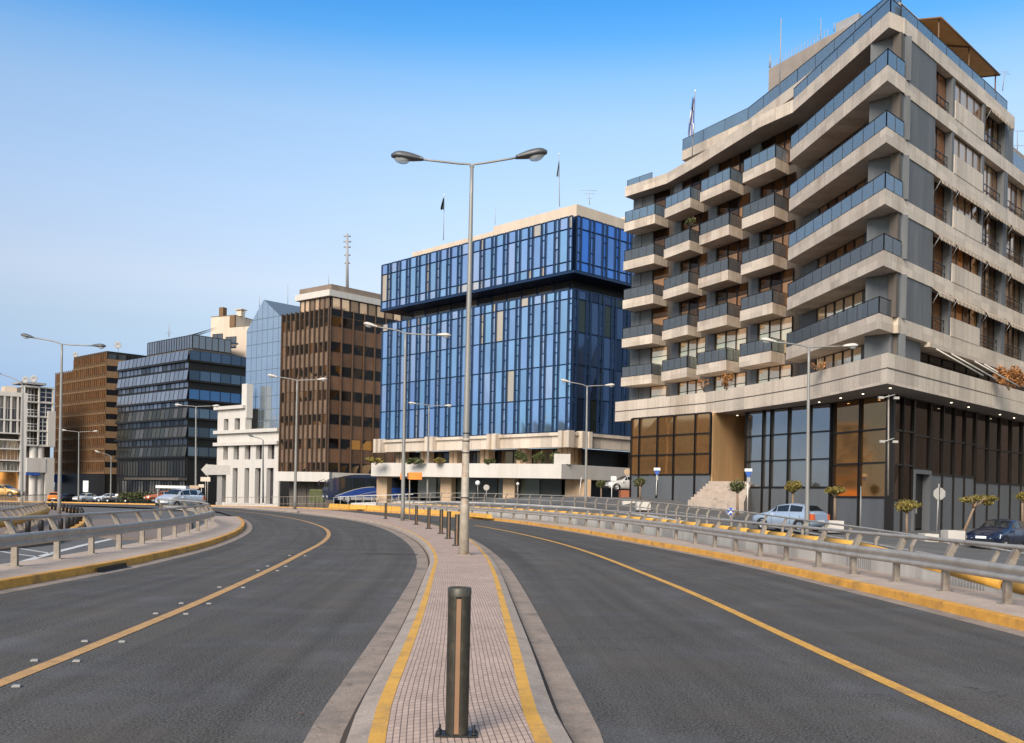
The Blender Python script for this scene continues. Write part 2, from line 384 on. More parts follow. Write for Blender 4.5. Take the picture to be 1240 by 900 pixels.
def strip(mb, A, B, za, zb, m=0, zf=None, vv=None):
    LA = plen(A); 
    for i in range(min(len(A),len(B))-1):
        w0 = math.hypot(A[i][0]-B[i][0],A[i][1]-B[i][1]); w1 = math.hypot(A[i+1][0]-B[i+1][0],A[i+1][1]-B[i+1][1])
        d = [0,0,0,0]
        if zf: d = [zf(*A[i]),zf(*A[i+1]),zf(*B[i+1]),zf(*B[i])]
        mb.face([(A[i][0],A[i][1],za+d[0]),(A[i+1][0],A[i+1][1],za+d[1]),(B[i+1][0],B[i+1][1],zb+d[2]),(B[i][0],B[i][1],zb+d[3])], m,
                uv=[(LA[i],0),(LA[i+1],0),(LA[i+1],w1),(LA[i],w0)] if not vv else [(LA[i],vv[0]),(LA[i+1],vv[0]),(LA[i+1],vv[1]),(LA[i],vv[1])])
def px(l, z=0): return [tuple(H(x,y,z)[:2]) for x,y in l]
# ================================================================ alignment lines (all in metres on the ground)
LK = smooth(back(px([(0,715),(60,704),(113.5,694),(155,686),(200,675.5),(232,668),(262,659),(284,650),(294,644),(297.5,638),(295,632),(285,626.5),(271,621.5),(256,618)])) + [(-40,90),(-75,93),(-170,94)])
LK = resample(LK, 1.2)
RK = back(px([(1240,765),(1100,730),(1000,706),(920,686.5),(833.5,669),(737,651),(690,643),(640,635.5),(600,630.5),(560,627.3),(520,624.3),(467,621),(420,617.5),(380,614.3),(330,611),(263,609)])) + [(-60,126),(-100,128),(-180,128)]
RK = resample(smooth(RK), 1.2)
# median boundary lines
mLg = [(367,900),(379,877),(426,810),(471,745),(500,699),(506.4,681),(501,666),(488.4,653),(465,640),(431.6,631),(380,624.5),(330,619.5),(290,616.6),(255,614.4)]
mLe = [(413,900),(421,877),(460,810),(494,745),(513,699),(520.4,684),(516,668),(503,654),(478,641),(440,631.2),(385,623.5),(332,618),(292,615),(255,612.8)]
mRe = [(693,900),(679,877),(655,810),(628,745),(608.3,697),(594,676),(578.7,661),(566,653),(548,645),(522,637),(492,631),(452,625.2),(400,619.6),(350,615.8),(300,613),(258,611.6)]
mRg = [(731,900),(723,877),(686,810),(652,745),(625,699),(609.6,678.7),(586.4,661),(573,653.5),(556,645.6),(530,638),(499,631.7),(456,625.8),(402,620.1),(350,616.2),(300,613.3),(258,611.9)]
def bpoly(l, z): return resample(smooth(back(px(l, z))), .8)
LG, LE, RE, RG = (bpoly(l, z) for l,z in ((mLg,.0),(mLe,.02),(mRe,.02),(mRg,.0)))
def zfar(X, Y): return -max(0, min(1, (Y-90)/100.))*1.3
def zroad(X, Y): return zfar(X,Y) if X < -8 else 0.
# near guard rail on the right, second rail, yellow pipe line
R1px = [(1290,748),(1218,731.6),(1143,716),(1084,704.5),(1032,695.5),(990,687),(951,679),(919.5,674),(890,668),(865,663),(841,658.5),(818,653.7),(796,650.3),(777,647.3),(758,644.3),(741.6,642),(724.7,639.6),(709,637.7),(691.5,635.8),(660.6,632.6),(630,629.6),(600,626.8),(560,624),(520,621),(480,618.3),(456,617)]
R1 = smooth(back(px(R1px, .15), -2), 1)
R2 = [tuple(P(x,y,Y)) for x,y,Y in ((1330,690,17),(1240,672,20),(1147,655,24),(1046,640,29),(960,628.5,36),(899,620,42),(830,612.5,53),(770,606,65),(700,601,76),(640,599,85),(585,597.5,93),(530,597,101),(480,598,108),(425,600.5,114))]
def r_x(line, Y):
    return interp(Y, [(p[1],p[0]) for p in line])
R1s = [(p[1],p[0]) for p in R1]; R2s = [(p[1],p[0]) for p in R2]; R2z = [(p[1],p[2]-.85) for p in R2]
def fz(X, Y):
    t = Y-.9*(X-14)
    return interp(t, [(40,-.5),(45,-.25),(55,.2),(65,.7),(72,1.2),(80,1.75),(104,1.6),(150,.0),(260,-1.3)])
def gz(X, Y):
    if Y > 118: 
        k = max(0, min(1, (X+22)/14)); return lerp(zfar(X,Y)-.12, fz(X,Y), k)
    x1 = interp(Y, R1s)+1.1; x2 = interp(Y, R2s)+.4
    if Y > 100: x1 = interp(Y, R1s)
    if X <= x1: return (zfar(X,Y) if X<-8 else 0)-.12
    zb = min(fz(x2,Y), interp(Y, R2z))
    if X < x2: return lerp(-.12 if Y>30 else -.4, zb, (X-x1)/max(.5,x2-x1))
    k = min(1, (X-x2)/3.); return lerp(zb, fz(X,Y), k)
xs = [-3000,-1200,-600,-350,-220]+[-160+4*i for i in range(20)]+[-80+1.25*i for i in range(105)]+[52+4*i for i in range(15)]+[130,220,400,900,3000]
ys = [-3000,-900,-300,-100,-50,-25]+[-12+1.5*i for i in range(95)]+[132+6*i for i in range(22)]+[300,420,700,1500,4000]
mb = MB(); nx = len(xs)
mb.v = [(x,y,gz(x,y)) for y in ys for x in xs]
for j in range(len(ys)-1):
    for i in range(nx-1):
        mb.f.append((j*nx+i,j*nx+i+1,(j+1)*nx+i+1,(j+1)*nx+i)); mb.mi.append(0); mb.t.append((1,1,1)); mb.uv.append(None); mb.sm.append(True)
mb.build('ground', M['ground'], kind='structure')
# carriageways: one asphalt sheet from the left kerb to the median and one from the median to the right kerb
def sheet_between(A, B, n, z, zf=None, m=0, sub=6):
    A = resample(A, plen(A)[-1]/n); B = resample(B, plen(B)[-1]/n); k = min(len(A),len(B)); mb = MB()
    for s in range(sub):
        a = [(lerp(A[i][0],B[i][0],s/sub), lerp(A[i][1],B[i][1],s/sub)) for i in range(k)]
        b = [(lerp(A[i][0],B[i][0],(s+1)/sub), lerp(A[i][1],B[i][1],(s+1)/sub)) for i in range(k)]
        strip(mb, a, b, z, z, m, zf, (s/sub,(s+1)/sub))
    return mb
LEc = [p for p in LE] + [(-70,110),(-175,111)]; REc = [p for p in RE]+[(-70,111),(-175,112)]
sheet_between(LK, LEc, 130, 0, zroad).build('left_carriageway', M['asphalt'], kind='structure')
sheet_between(REc, RK, 130, 0, zroad).build('right_carriageway', M['asphalt'], kind='structure')
sheet_between(LEc[-3:], REc[-3:], 6, -.003, zroad).build('far_carriageway', M['asphalt'], kind='structure')
# gutter strips
for nm, A, B in (('left_gutter', LG, LE), ('right_gutter', RE, RG)):
    mb = MB(); k = min(len(A), len(B)); A2 = resample(A, plen(A)[-1]/(k-1)); B2 = resample(B, plen(B)[-1]/(k-1)); strip(mb, A2, B2, .005, .005, 0, zroad); mb.build(nm, M['gutter'], kind='structure')
# median island: kerb profile, painted stripe, brick top
def dens(A, n): return resample(A, plen(A)[-1]/n)
N = 150; A = dens(LE, N); B = dens(RE, N); k = min(len(A), len(B)); A = A[:k]; B = B[:k]
ab = lambda t: [(lerp(a[0],b[0],t(i)), lerp(a[1],b[1],t(i))) for i,(a,b) in enumerate(zip(A,B))]
W = [max(.4, math.hypot(a[0]-b[0],a[1]-b[1])) for a,b in zip(A,B)]
def inset(d, side=0): return ab((lambda i: min(.48, d/W[i])) if side==0 else (lambda i: 1-min(.48, d/W[i])))
med = tag(bpy.data.objects.new('median_island', None), 'median', 'median'); 
bpy.data.objects.remove(med)
mb = MB(); strip(mb, inset(-.02), inset(.045), .009, .012, 0, zroad); strip(mb, inset(.045,1), inset(-.02,1), .012, .009, 0, zroad); mb.build('kerb_joint', M['groove'], kind='structure')
mb = MB(); strip(mb, inset(.05), inset(.07), .012, .12, 0, zroad); strip(mb, inset(.07), inset(.235), .12, .15, 0, zroad)
strip(mb, inset(.235,1), inset(.07,1), .15, .12, 0, zroad); strip(mb, inset(.07,1), inset(.05,1), .12, .012, 0, zroad); mb.build('median_kerb', M['concrete'], kind='structure')
mb = MB(); strip(mb, inset(.235), inset(.36), .15, .152, 0, zroad); strip(mb, inset(.36,1), inset(.235,1), .152, .15, 0, zroad); mb.build('median_yellow_stripe', M['yellow'], kind='structure')
mb = MB(); strip(mb, inset(.36), inset(.36,1), .15, .15, 0, zroad); mb.build('median_paving', M['bricks'], kind='structure')
# left pavement with its yellow kerb
def kerb(nm, K, s, wid, zf):
    o = lambda d: offs(K, d*s)
    mb = MB(); strip(mb, o(-.32), o(0), .004, .006, 0, zf); mb.build(nm+'_gutter', M['gutter'], kind='structure')
    mb = MB(); strip(mb, o(0), o(.02), .0, .14, 0, zf); strip(mb, o(.02), o(.03), .14, .152, 0, zf); strip(mb, o(.03), o(.17), .152, .152, 0, zf); mb.build(nm+'_kerb', M['yellow_face'], kind='structure')
    mb = MB(); strip(mb, o(.17), o(wid), .15, .15, 0, zf); strip(mb, o(wid), o(wid+.01), .15, -.6, 0, zf); mb.build(nm+'_pavement', M['pink'], kind='structure')
kerb('left', LK[:56], 1, 1.75, zroad)
kerb('right', RK, -1, 1.75, zroad)
# lane lines
def line(nm, l, w, m, ext=None, zz=.006, bk=True):
    q = px(l); q = back(q) if bk else q
    if ext: q = q+ext
    q = resample(smooth(q), .8); mb = MB(); strip(mb, offs(q, w/2), offs(q, -w/2), zz, zz, 0, zroad); mb.build(nm, m, kind='structure'); return q
YL = line('left_lane_line', [(0,828),(87,793.5),(181,755),(245,728),(300,703),(340,684),(370,668),(388,659),(397,651.5),(399,645),(392,638.5),(368,630.5),(335,624.5),(300,620.3),(266,617)], .155, M['lineb'], [(-45,97)], .006)
line('right_lane_line', [(1220,895),(1090,834),(969,779),(841,719),(775.5,693),(725,673),(683.5,659.5),(640,648.6),(600,640.5),(575,636.5)], .15, M['line'])
# reflective road studs either side of the left line
st = resample(YL, 1.25); n = 0
proto = None
names = []
for sgn in (1,-1):
    for i,p in enumerate(offs(st, .2*sgn)):
        if p[1] < 5 or p[1] > 40 or ((i*7+3)%5==0 and p[1] > 12) or (p[1] > 14 and (i*5+1)%3==0) or p[1] > 27: continue
        if proto is None:
            mb = MB(); mb.prism([(-.034,-.035),(.034,-.035),(.034,.035),(-.034,.035)], 0, .008)
            mb.box8([(-.034,-.035,.008),(.034,-.035,.008),(.034,.035,.008),(-.034,.035,.008),(-.028,-.02,.017),(.028,-.02,.017),(.028,.02,.017),(-.028,.02,.017)])
            o = proto = mb.build('road_stud', M['signgrey'])
        else:
            o = proto.copy(); C.objects.link(o)
        o.location = (p[0],p[1],.004); o.rotation_euler.z = .25
        side = 'left' if sgn > 0 else 'right'
        names.append((side,o))
cnt = {'left':0,'right':0}
ORD = ['first','second','third','fourth','fifth','sixth','seventh','eighth','ninth','tenth','eleventh','twelfth','thirteenth','fourteenth','fifteenth','sixteenth','seventeenth','eighteenth','nineteenth','twentieth']+['%dth'%i for i in range(21,60)]
for side,o in names:
    k = cnt[side]; cnt[side] += 1
    tag(o, '%s white road stud from the front, %s of the tan lane line'%(ORD[k], side), 'road stud', 'road studs beside the left lane line')
# ---- guard rails
def zline(poly, zf): return [(p[0],p[1],zf(p[0],p[1])) for p in poly]
def guardrail(nm, label, poly, zbase, out, step=1.55, beam=True, hgt=.9, foot=.15, lean=.17, pstart=0, plist=None, col='steel', thin=1.):
    """poly on the ground, out = +1/-1 side away from traffic; posts lean outward above the beam"""
    root = thing(nm, (poly[0][0], poly[0][1], zbase(*poly[0])), label, 'guard rail', 'steel guard rails along the roads')
    q = resample(poly, .5)
    L = lambda d: offs(q, d)
    z = [zbase(*p) for p in q]
    a = L(lean*out); mb = MB(); mb.tube([(p[0],p[1],zz+hgt) for p,zz in zip(a,z)], .038*thin, 8); mb.build('top_rail', M[col], root)
    if beam:
        mb = MB(); prof = [(.0,.36),(-.05,.40),(-.08,.44),(-.08,.50),(-.03,.535),(-.03,.545),(-.08,.58),(-.08,.64),(-.05,.68),(0,.72)]
        prof = [(-.03,.375),(-.07,.395),(-.08,.435),(-.04,.475),(-.035,.495),(-.08,.535),(-.085,.585),(-.055,.62),(-.02,.63)]
        lines = [[(p[0],p[1],zz+h-foot+.15) for p,zz in zip(L(d*out-.0),z)] for d,h in prof]
        for A_,B_ in zip(lines, lines[1:]):
            for i in range(len(q)-1): mb.face([A_[i],A_[i+1],B_[i+1],B_[i]], 0, smooth=True)
        b = mb.build('beam', M[col], root, weld=True)
        md = b.modifiers.new('s','SOLIDIFY'); md.thickness = .006
    ps = plist or resample(poly, step)
    for i,p in enumerate(ps):
        a_ = ps[max(i-1,0)]; b_ = ps[min(i+1,len(ps)-1)]; t = Vector((b_[0]-a_[0],b_[1]-a_[1])).normalized(); n_ = Vector((-t.y,t.x))*out
        zb = zbase(*p); mb = MB()
        w = .052*thin; d = .06*thin
        def sec(z0, o0, z1, o1, dd=d, ww=w, mm=0):
            P4 = lambda zz,oo,d2: [(p[0]+n_.x*(oo+u)+t.x*v, p[1]+n_.y*(oo+u)+t.y*v, zz) for u,v in ((-d2,-ww),(-d2,ww),(d2,ww),(d2,-ww))]
            mb.box8(P4(z0,o0,dd)+P4(z1,o1,dd*.8))
        sec(zb-(.0 if foot else .6), .02, zb+.56, .02)
        sec(zb+.561, .02, zb+hgt-.03, lean, d*1.05)
        if thin == 1: 
            P4 = [(p[0]+n_.x*(.02+u)+t.x*v, p[1]+n_.y*(.02+u)+t.y*v) for u,v in ((-.12,-.1),(-.12,.1),(.12,.1),(.12,-.1))]
            mb.prism(P4, zb, zb+.015)
        mb.build('post', M['steel_post'], root)
    return root
def cut(poly, y0, y1): return [p for p in poly if y0 <= p[1] <= y1]
postsR = [tuple(H(x,y,.15)[:2]) for x,y in R1px]
a, b = postsR[1], postsR[2]
postsR = [(a[0]+(a[0]-b[0])*k, a[1]+(a[1]-b[1])*k) for k in (4,3,2,1)]+postsR[1:]
# fill long gaps with regular posts far away
far = resample([p for p in postsR if p[1] > 50], 2.6); postsR = [p for p in postsR if p[1] <= 50]+far
guardrail('guardrail', 'long steel guard rail on the right pavement with outward leaning posts', postsR, lambda x,y: .15, -1, plist=postsR)
Lp = [(19,686),(70,677),(111.5,670.6),(145,665),(173,659),(194,655),(212,651),(228,647),(240,643.5),(250,640),(258,637)]
postsL = [tuple(H(x,y,.15)[:2]) for x,y in Lp]
a, b = postsL[0], postsL[1]
postsL = [(a[0]+(a[0]-b[0])*k, a[1]+(a[1]-b[1])*k) for k in (3,2,1)]+postsL+[(-14.3,46.6),(-15.6,49.6),(-17.4,53),(-20,56.5)]
guardrail('guardrail', 'steel guard rail on the left pavement curving round the island tip', postsL, lambda x,y: .15, 1, plist=postsL)
r2 = [(p[0],p[1]) for p in R2]; r2 = resample(r2, .6)
guardrail('guardrail', 'far steel railing between the ramp wall and the frontage street', r2, lambda x,y: interp(y, R2z), 1, beam=False, step=2.2, hgt=.85, foot=0, lean=-.12, thin=.8)
mb = MB(); q = resample(r2, .6)
for i in range(len(q)-1):
    a,b = q[i],q[i+1]; za = interp(a[1],R2z); zb = interp(b[1],R2z)
    for (u0,h0),(u1,h1) in (((-.15,-1.0),(-.15,.02)),((-.15,.02),(.15,.02)),((.15,.02),(.15,-1.0))):
        mb.face([(a[0]+u0,a[1]+h0*0,za+h0),(b[0]+u0,b[1],zb+h0),(b[0]+u1,b[1],zb+h1),(a[0]+u1,a[1],za+h1)],0)
tag(mb.build('retaining_wall', M['wallpale']), 'low concrete wall under the far street railing', 'wall')
mb = MB(); q = [(r_x(R2,p[1])+.17, p[1], interp(p[1],R2z)+.42) for p in q]; mb.tube(q, .035, 6)
tag(mb.build('handrail', M['steel']), 'thin middle rail fixed along the far street railing', 'handrail')
# pale parapet with the yellow pipe on top
YW = resample(offs(smooth(postsR,1), -.95), .8)
zy = lambda Y: interp(Y, [(12,.10),(17.5,.24),(23.5,.60),(30,.62),(60,.66),(120,.6)])
root = thing('parapet', (YW[0][0],YW[0][1],0), 'pale panelled parapet behind the right guard rail with a yellow pipe cap', 'parapet')
mb = MB()
for a,b in zip(YW, YW[1:]):
    mb.face([(a[0],a[1],-.6),(b[0],b[1],-.6),(b[0],b[1],zy(b[1])),(a[0],a[1],zy(a[1]))]); mb.face([(a[0]+.2,a[1]+.05,-.6),(b[0]+.2,b[1]+.05,-.6),(b[0]+.2,b[1]+.05,zy(b[1])),(a[0]+.2,a[1]+.05,zy(a[1]))])
    mb.face([(a[0],a[1],zy(a[1])),(b[0],b[1],zy(b[1])),(b[0]+.2,b[1]+.05,zy(b[1])),(a[0]+.2,a[1]+.05,zy(a[1]))])
mb.build('wall', M['wallpale'], root)
mb = MB()
for i,a in enumerate(resample(YW, .11)):
    if (int(i/14) % 3) == 1 and a[1] < 60: 
        mb.box(a[0]-.03,a[0]-.012,a[1]-.03,a[1]+.012, -.5, zy(a[1])-.05)
mb.build('rib', M['grey'], root)
seg = resample(YW, 2.0)
mb = MB()
for a,b in zip(seg, seg[1:]):
    c0 = (lerp(a[0],b[0],.02),lerp(a[1],b[1],.02)); c1 = (lerp(a[0],b[0],.98),lerp(a[1],b[1],.98))
    mb.tube([(c0[0]+.09,c0[1]+.03,zy(c0[1])+.05),(c1[0]+.09,c1[1]+.03,zy(c1[1])+.05)], .125, 12)
mb.build('pipe_cap', M['yellow'], root)
# yellow blocks along the far kerb
blk = resample([tuple(H(x,y,.15)[:2]) for x,y in ((404,615),(430,616.5),(460,617.6),(500,620),(530,622),(565,624.5),(600,628))], 2.3)
for i,(a,b) in enumerate(zip(blk, blk[1:])):
    mb = MB(); t = Vector((b[0]-a[0],b[1]-a[1])); l = t.length; t.normalize(); n_ = Vector((-t.y,t.x))
    c = lambda u,v,z: (a[0]+t.x*u+n_.x*v, a[1]+t.y*u+n_.y*v, z)
    h = .55 if a[0] < -9 else .42
    mb.box8([c(.04,-.55,.15),c(l-.08,-.55,.15),c(l-.08,-.15,.15),c(.04,-.15,.15),c(.1,-.45,h),c(l-.14,-.45,h),c(l-.14,-.25,h),c(.1,-.25,h)])
    o = mb.build('kerb_block', M['yellow'])
    tag(o, '%s yellow concrete block from the left along the far kerb near the coach'%ORD[i], 'barrier block', 'yellow blocks on the far kerb')
# ---- left side: lower slip road, pale island, short bollards, third rail
mb = MB(); isl = px([(-60,668),(0,662),(60,655),(88,646),(106,634),(101,621.5),(60,616.5),(20,616),(-60,620)])
mb.prism(isl, -.3, .04); mb.build('island_pavement', M['paving'], kind='structure')
mb = MB(); q = resample(smooth(px([(60,655.5),(88,646.5),(106,634),(101,621),(62,616)])), .5)
strip(mb, q, offs(q,.22), .12, .12); strip(mb, offs(q,-.03), q, 0, .12); strip(mb, offs(q,.22), offs(q,.25), .12, 0); mb.build('island_kerb', M['yellow_face'], kind='structure')
mb = MB(); pv = px([(112,628.5),(232,628),(232,648),(200,650),(140,650),(110,645)]); mb.prism(pv, -.3, -.02); mb.build('far_pavement', M['paving'], kind='structure')
for nm,l,w in (('slip_road_edge_line',[(-60,708),(24,682),(63.6,670),(101,660.5),(140,652)],.22),('slip_road_hatch_line',[(0,668),(24,672),(50,675)],.12),('slip_road_second_hatch_line',[(20,664),(45,668),(62,670.5)],.12)):
    q = [tuple(H(x,y,-.12)[:2]) for x,y in l]; mb = MB(); strip(mb, offs(q,w/2), offs(q,-w/2), -.112,-.112); mb.build(nm, M['white_line'], kind='structure')
near = [(33.6,649.5),(49.5,648),(62.6,646.7),(73.4,645),(81.7,643),(87.4,640),(93,637),(97,633.6),(99.5,630)]
farr = [(63,617),(67,618),(76.7,619.6),(81,621),(85.4,621.8),(89.5,622.6),(93.5,623.8),(98,626)]
pb = None
for row,lab in ((near,'near'),(farr,'far')):
    for i,(x,y) in enumerate(row):
        if pb is None:
            mb = MB(); mb.lathe([(0,0),(.085,0),(.085,.46),(.07,.5),(0,.52)], n=10); pb = o = mb.build('short_bollard', M['black'])
        else: o = pb.copy(); C.objects.link(o)
        o.location = H(x,y,.04)
        tag(o, '%s short black bollard from the left in the %s row on the pale traffic island'%(ORD[i],lab), 'bollard', 'short black bollards on the left island')
p3 = [tuple(H(x,y,.04)[:2]) for x,y in ((-70,662),(-30,654),(5.5,647),(20,643.5),(31,640),(39,636.5),(46,633.6),(53,630),(58,626.5))]
guardrail('guardrail', 'third steel guard rail above the orange kerb at the far left', p3, lambda x,y: .04, 1, step=1.6, beam=False, hgt=.8)
mb = MB(); q = resample(p3,.8)
mb.tube([(p[0]-.1,p[1]+.1,.42) for p in q], .15, 10)
tag(mb.build('yellow_pipe_barrier', M['yellow']), 'orange yellow pipe barrier curving below the third guard rail at the far left', 'barrier')
def picket(label, pts, h, step, m='steel_post', grp='picket railings'):
    root = thing('railing', pts[0], label, 'railing', grp)
    mb = MB(); mb.tube([(p[0],p[1],p[2]+h) for p in pts], .03, 6); mb.tube([(p[0],p[1],p[2]+.15) for p in pts], .02, 6); mb.build('rail', M[m], root)
    mb = MB()
    for (a,b) in zip(pts, pts[1:]):
        d = (Vector(b)-Vector(a)); n = max(1,int(d.length/step))
        for i in range(n):
            p = Vector(a)+d*(i/n); mb.box(p.x-.012,p.x+.012,p.y-.012,p.y+.012,p.z,p.z+h)
    mb.build('pickets', M[m], root)
    return root
a = [H(x,y,.0) for x,y in ((-40,621),(0,619),(25,617.5),(56,615))]
picket('dense brown picket railing at the far left edge of the street', [tuple(p) for p in a], 1.0, .3)
# ================================================================ bollards on the median
def make_bollard(hh=.95):
    r = local('bollard', '', 'bollard', 'dark metal bollards on the median')
    mb = MB(); R_ = .074
    ang = [math.radians(a) for a in list(range(-65,246,10))]
    ring = [(R_*math.cos(a), R_*math.sin(a)) for a in ang]      # a round tube with a flat groove facing the traffic (-y)
    w = .017
    ring = [p for p in ring if not (abs(p[0]) < w and p[1] < 0)]
    front = [(-w, -R_*.93), (-w, -R_*.78), (w, -R_*.78), (w, -R_*.93)]
    pts = sorted([p for p in ring], key=lambda p: (math.atan2(p[1],p[0])+math.pi/2)%(2*math.pi))
    poly = [(w,-R_*.95)]+[p for p in pts]+[(-w,-R_*.95),(-w,-R_*.80),(w,-R_*.80)]
    mb.prism(poly, .0, hh-.05); mb.build('post', M['bollard'], r)
    mb = MB(); mb.box(-w+.002,w-.002,-R_*.89,-R_*.81,.02,hh-.07); mb.build('reflector_strip', M['bollard_strip'], r)
    mb = MB(); mb.lathe([(R_*1.03,hh-.055),(R_*1.03,hh-.004),(R_*.97,hh),(R_*.85,hh),(R_*.8,hh-.012),(0,hh-.014)], n=28); mb.build('cap', M['bollard_cap'], r)
    mb = MB(); mb.box(-.135,.135,-.075,.075,.001,.012)
    for sx in (-1,1):
        for sy in (-1,1):
            mb.lathe([(0,.012),(.014,.012),(.014,.024),(.007,.026),(.007,.055),(0,.056)], (sx*.112,sy*.05,0), 8)
    mb.build('base_plate', M['black'], r)
    return r
B0 = make_bollard()
bl = [((553,891),'large dark bollard with copper strip in the middle foreground of the median'),((670,0),'')]
place(B0, H(553,890,.152)); B0['label'] = 'near dark bollard with copper strip in the middle foreground of the median'
for k,((x,y),w) in enumerate((((553,661),'nearest in the far row, just left of the tall lamp post'),((543,652.5),'second in the far row behind the tall lamp post'),((534,646.5),'third in the far row counted from the tall lamp post'),((519,640.5),'fourth in the far row counted from the tall lamp post'),((504,635.5),'fifth in the far row counted from the tall lamp post'),((467,628.5),'left end of the far row on the median, apart from the rest'))):
    c = copy_tree(B0); place(c, H(x,y,.152), .1*k); c['label'] = 'dark metal bollard '+w

# kerb inlet, dark tar patch and leaf litter
seg = [tuple(H(x,y,0)[:2]) for x,y in ((116,693.8),(134,690.2),(152,686.8))]
mb = MB(); strip(mb, offs(seg,-.03), offs(seg,-.02), .012, .10); strip(mb, offs(seg,-.16), offs(seg,-.03), .009, .012)
tag(mb.build('storm_drain', M['black']), 'dark storm drain slot in the left yellow kerb', 'drain')
c_ = H(473,671,0); mb = MB(); mb.prism([(c_.x+a*.75+random.uniform(-.08,.08), c_.y+b*.35) for a,b in ((-1,-1),(0,-1.2),(1,-.7),(1.1,.5),(.2,1),(-.9,.8))], .0, .007); mb.build('tar_patch', M['groove'], kind='structure')
c_ = H(150,757,0); mb = MB()
mb = MB()
for K_,d_ in ((LG,.02),(RG,-.02),(LK,-.12),(RK,.12)):
    near_ = [p for p in K_ if 4 < p[1] < 40]
    for _ in range(110):
        p = random.choice(near_); x = p[0]+random.gauss(0,.10); y = p[1]+random.uniform(-.5,.5); s_ = random.uniform(.008,.022); a_ = random.uniform(0,6.28)
        mb.face([(x+s_*math.cos(a_+k*1.57), y+s_*math.sin(a_+k*1.57)*(1 if k%2 else .5), .013+.006*random.random()) for k in range(4)], 0, (random.uniform(.3,1.),)*3)
mb.build('leaf_litter', M['leaf_dry'], kind='stuff')
# ================================================================ the hotel-like block on the right
c0 = P(1094.7, 60, 54.6); RD = Vector((.69,.724)).normalized()
FR = Face((c0.x,c0.y), RD)
ZT = [28.5-.05, 25.15, 21.85, 18.55, 15.25, 11.95]     # tops of the beige bands
bt = .85
hotel = thing('balcony_building', (c0.x+6, c0.y+14, 0), 'tall concrete building with rows of beige balconies above a dark glass ground floor', 'building')
gf = [H(745,487,9.75), H(854,475.3,9.75), H(917,464.7,9.75), H(978,453,9.75), H(1075,427,9.75)]
gf = [(p.x,p.y) for p in gf]; fd = Vector(gf[-1]); fR = fd+RD*34
# main mass behind the front walls
L1 = H(956.8,181,25.15); T1 = H(1075,78,25.15)
d3 = Vector((RD.x,RD.y))
WA = Vector((c0.x,c0.y))+RD*.35; WB = Vector((L1.x,L1.y))+d3*2.1
tips = [H(939,190,25.15),H(884,216.7,25.15),H(836,239,25.15),H(793,259,25.15)]
lefts = [H(899.5,209,25.15),H(848,233,25.15),H(805,253,25.15),H(756,270,25.15)]
tips = [Vector((p.x,p.y)) for p in tips]; lefts = [Vector((p.x,p.y)) for p in lefts]
dep = 1.9
walls = [tuple(WA), tuple(WB)]
for t,l in zip(tips, lefts): walls += [tuple(t+d3*dep), tuple(l+d3*dep)]
inn = FR.n*-1.75
back_ = [(walls[-1][0]+16, walls[-1][1]+12), (c0.x+30, c0.y+34)]
massR = [tuple(Vector((c0.x,c0.y))+RD*30+inn), tuple(Vector((c0.x,c0.y))+RD*.35+inn)]
ztop_wall = 27.6
mb = MB(); 
wl = walls[:]
# front wall (grey concrete), built as wall slabs between openings below
wallp = wl+back_+[massR[0]]+[massR[1]]
mb.prism(wallp, 8.3, ztop_wall+.04, 0)
mb.build('wall', M['greydark'], hotel)
mb = MB(); mb.prism(wallp, ztop_wall+.2, 28.3, 0); mb.build('roof', M['soffit'], hotel)
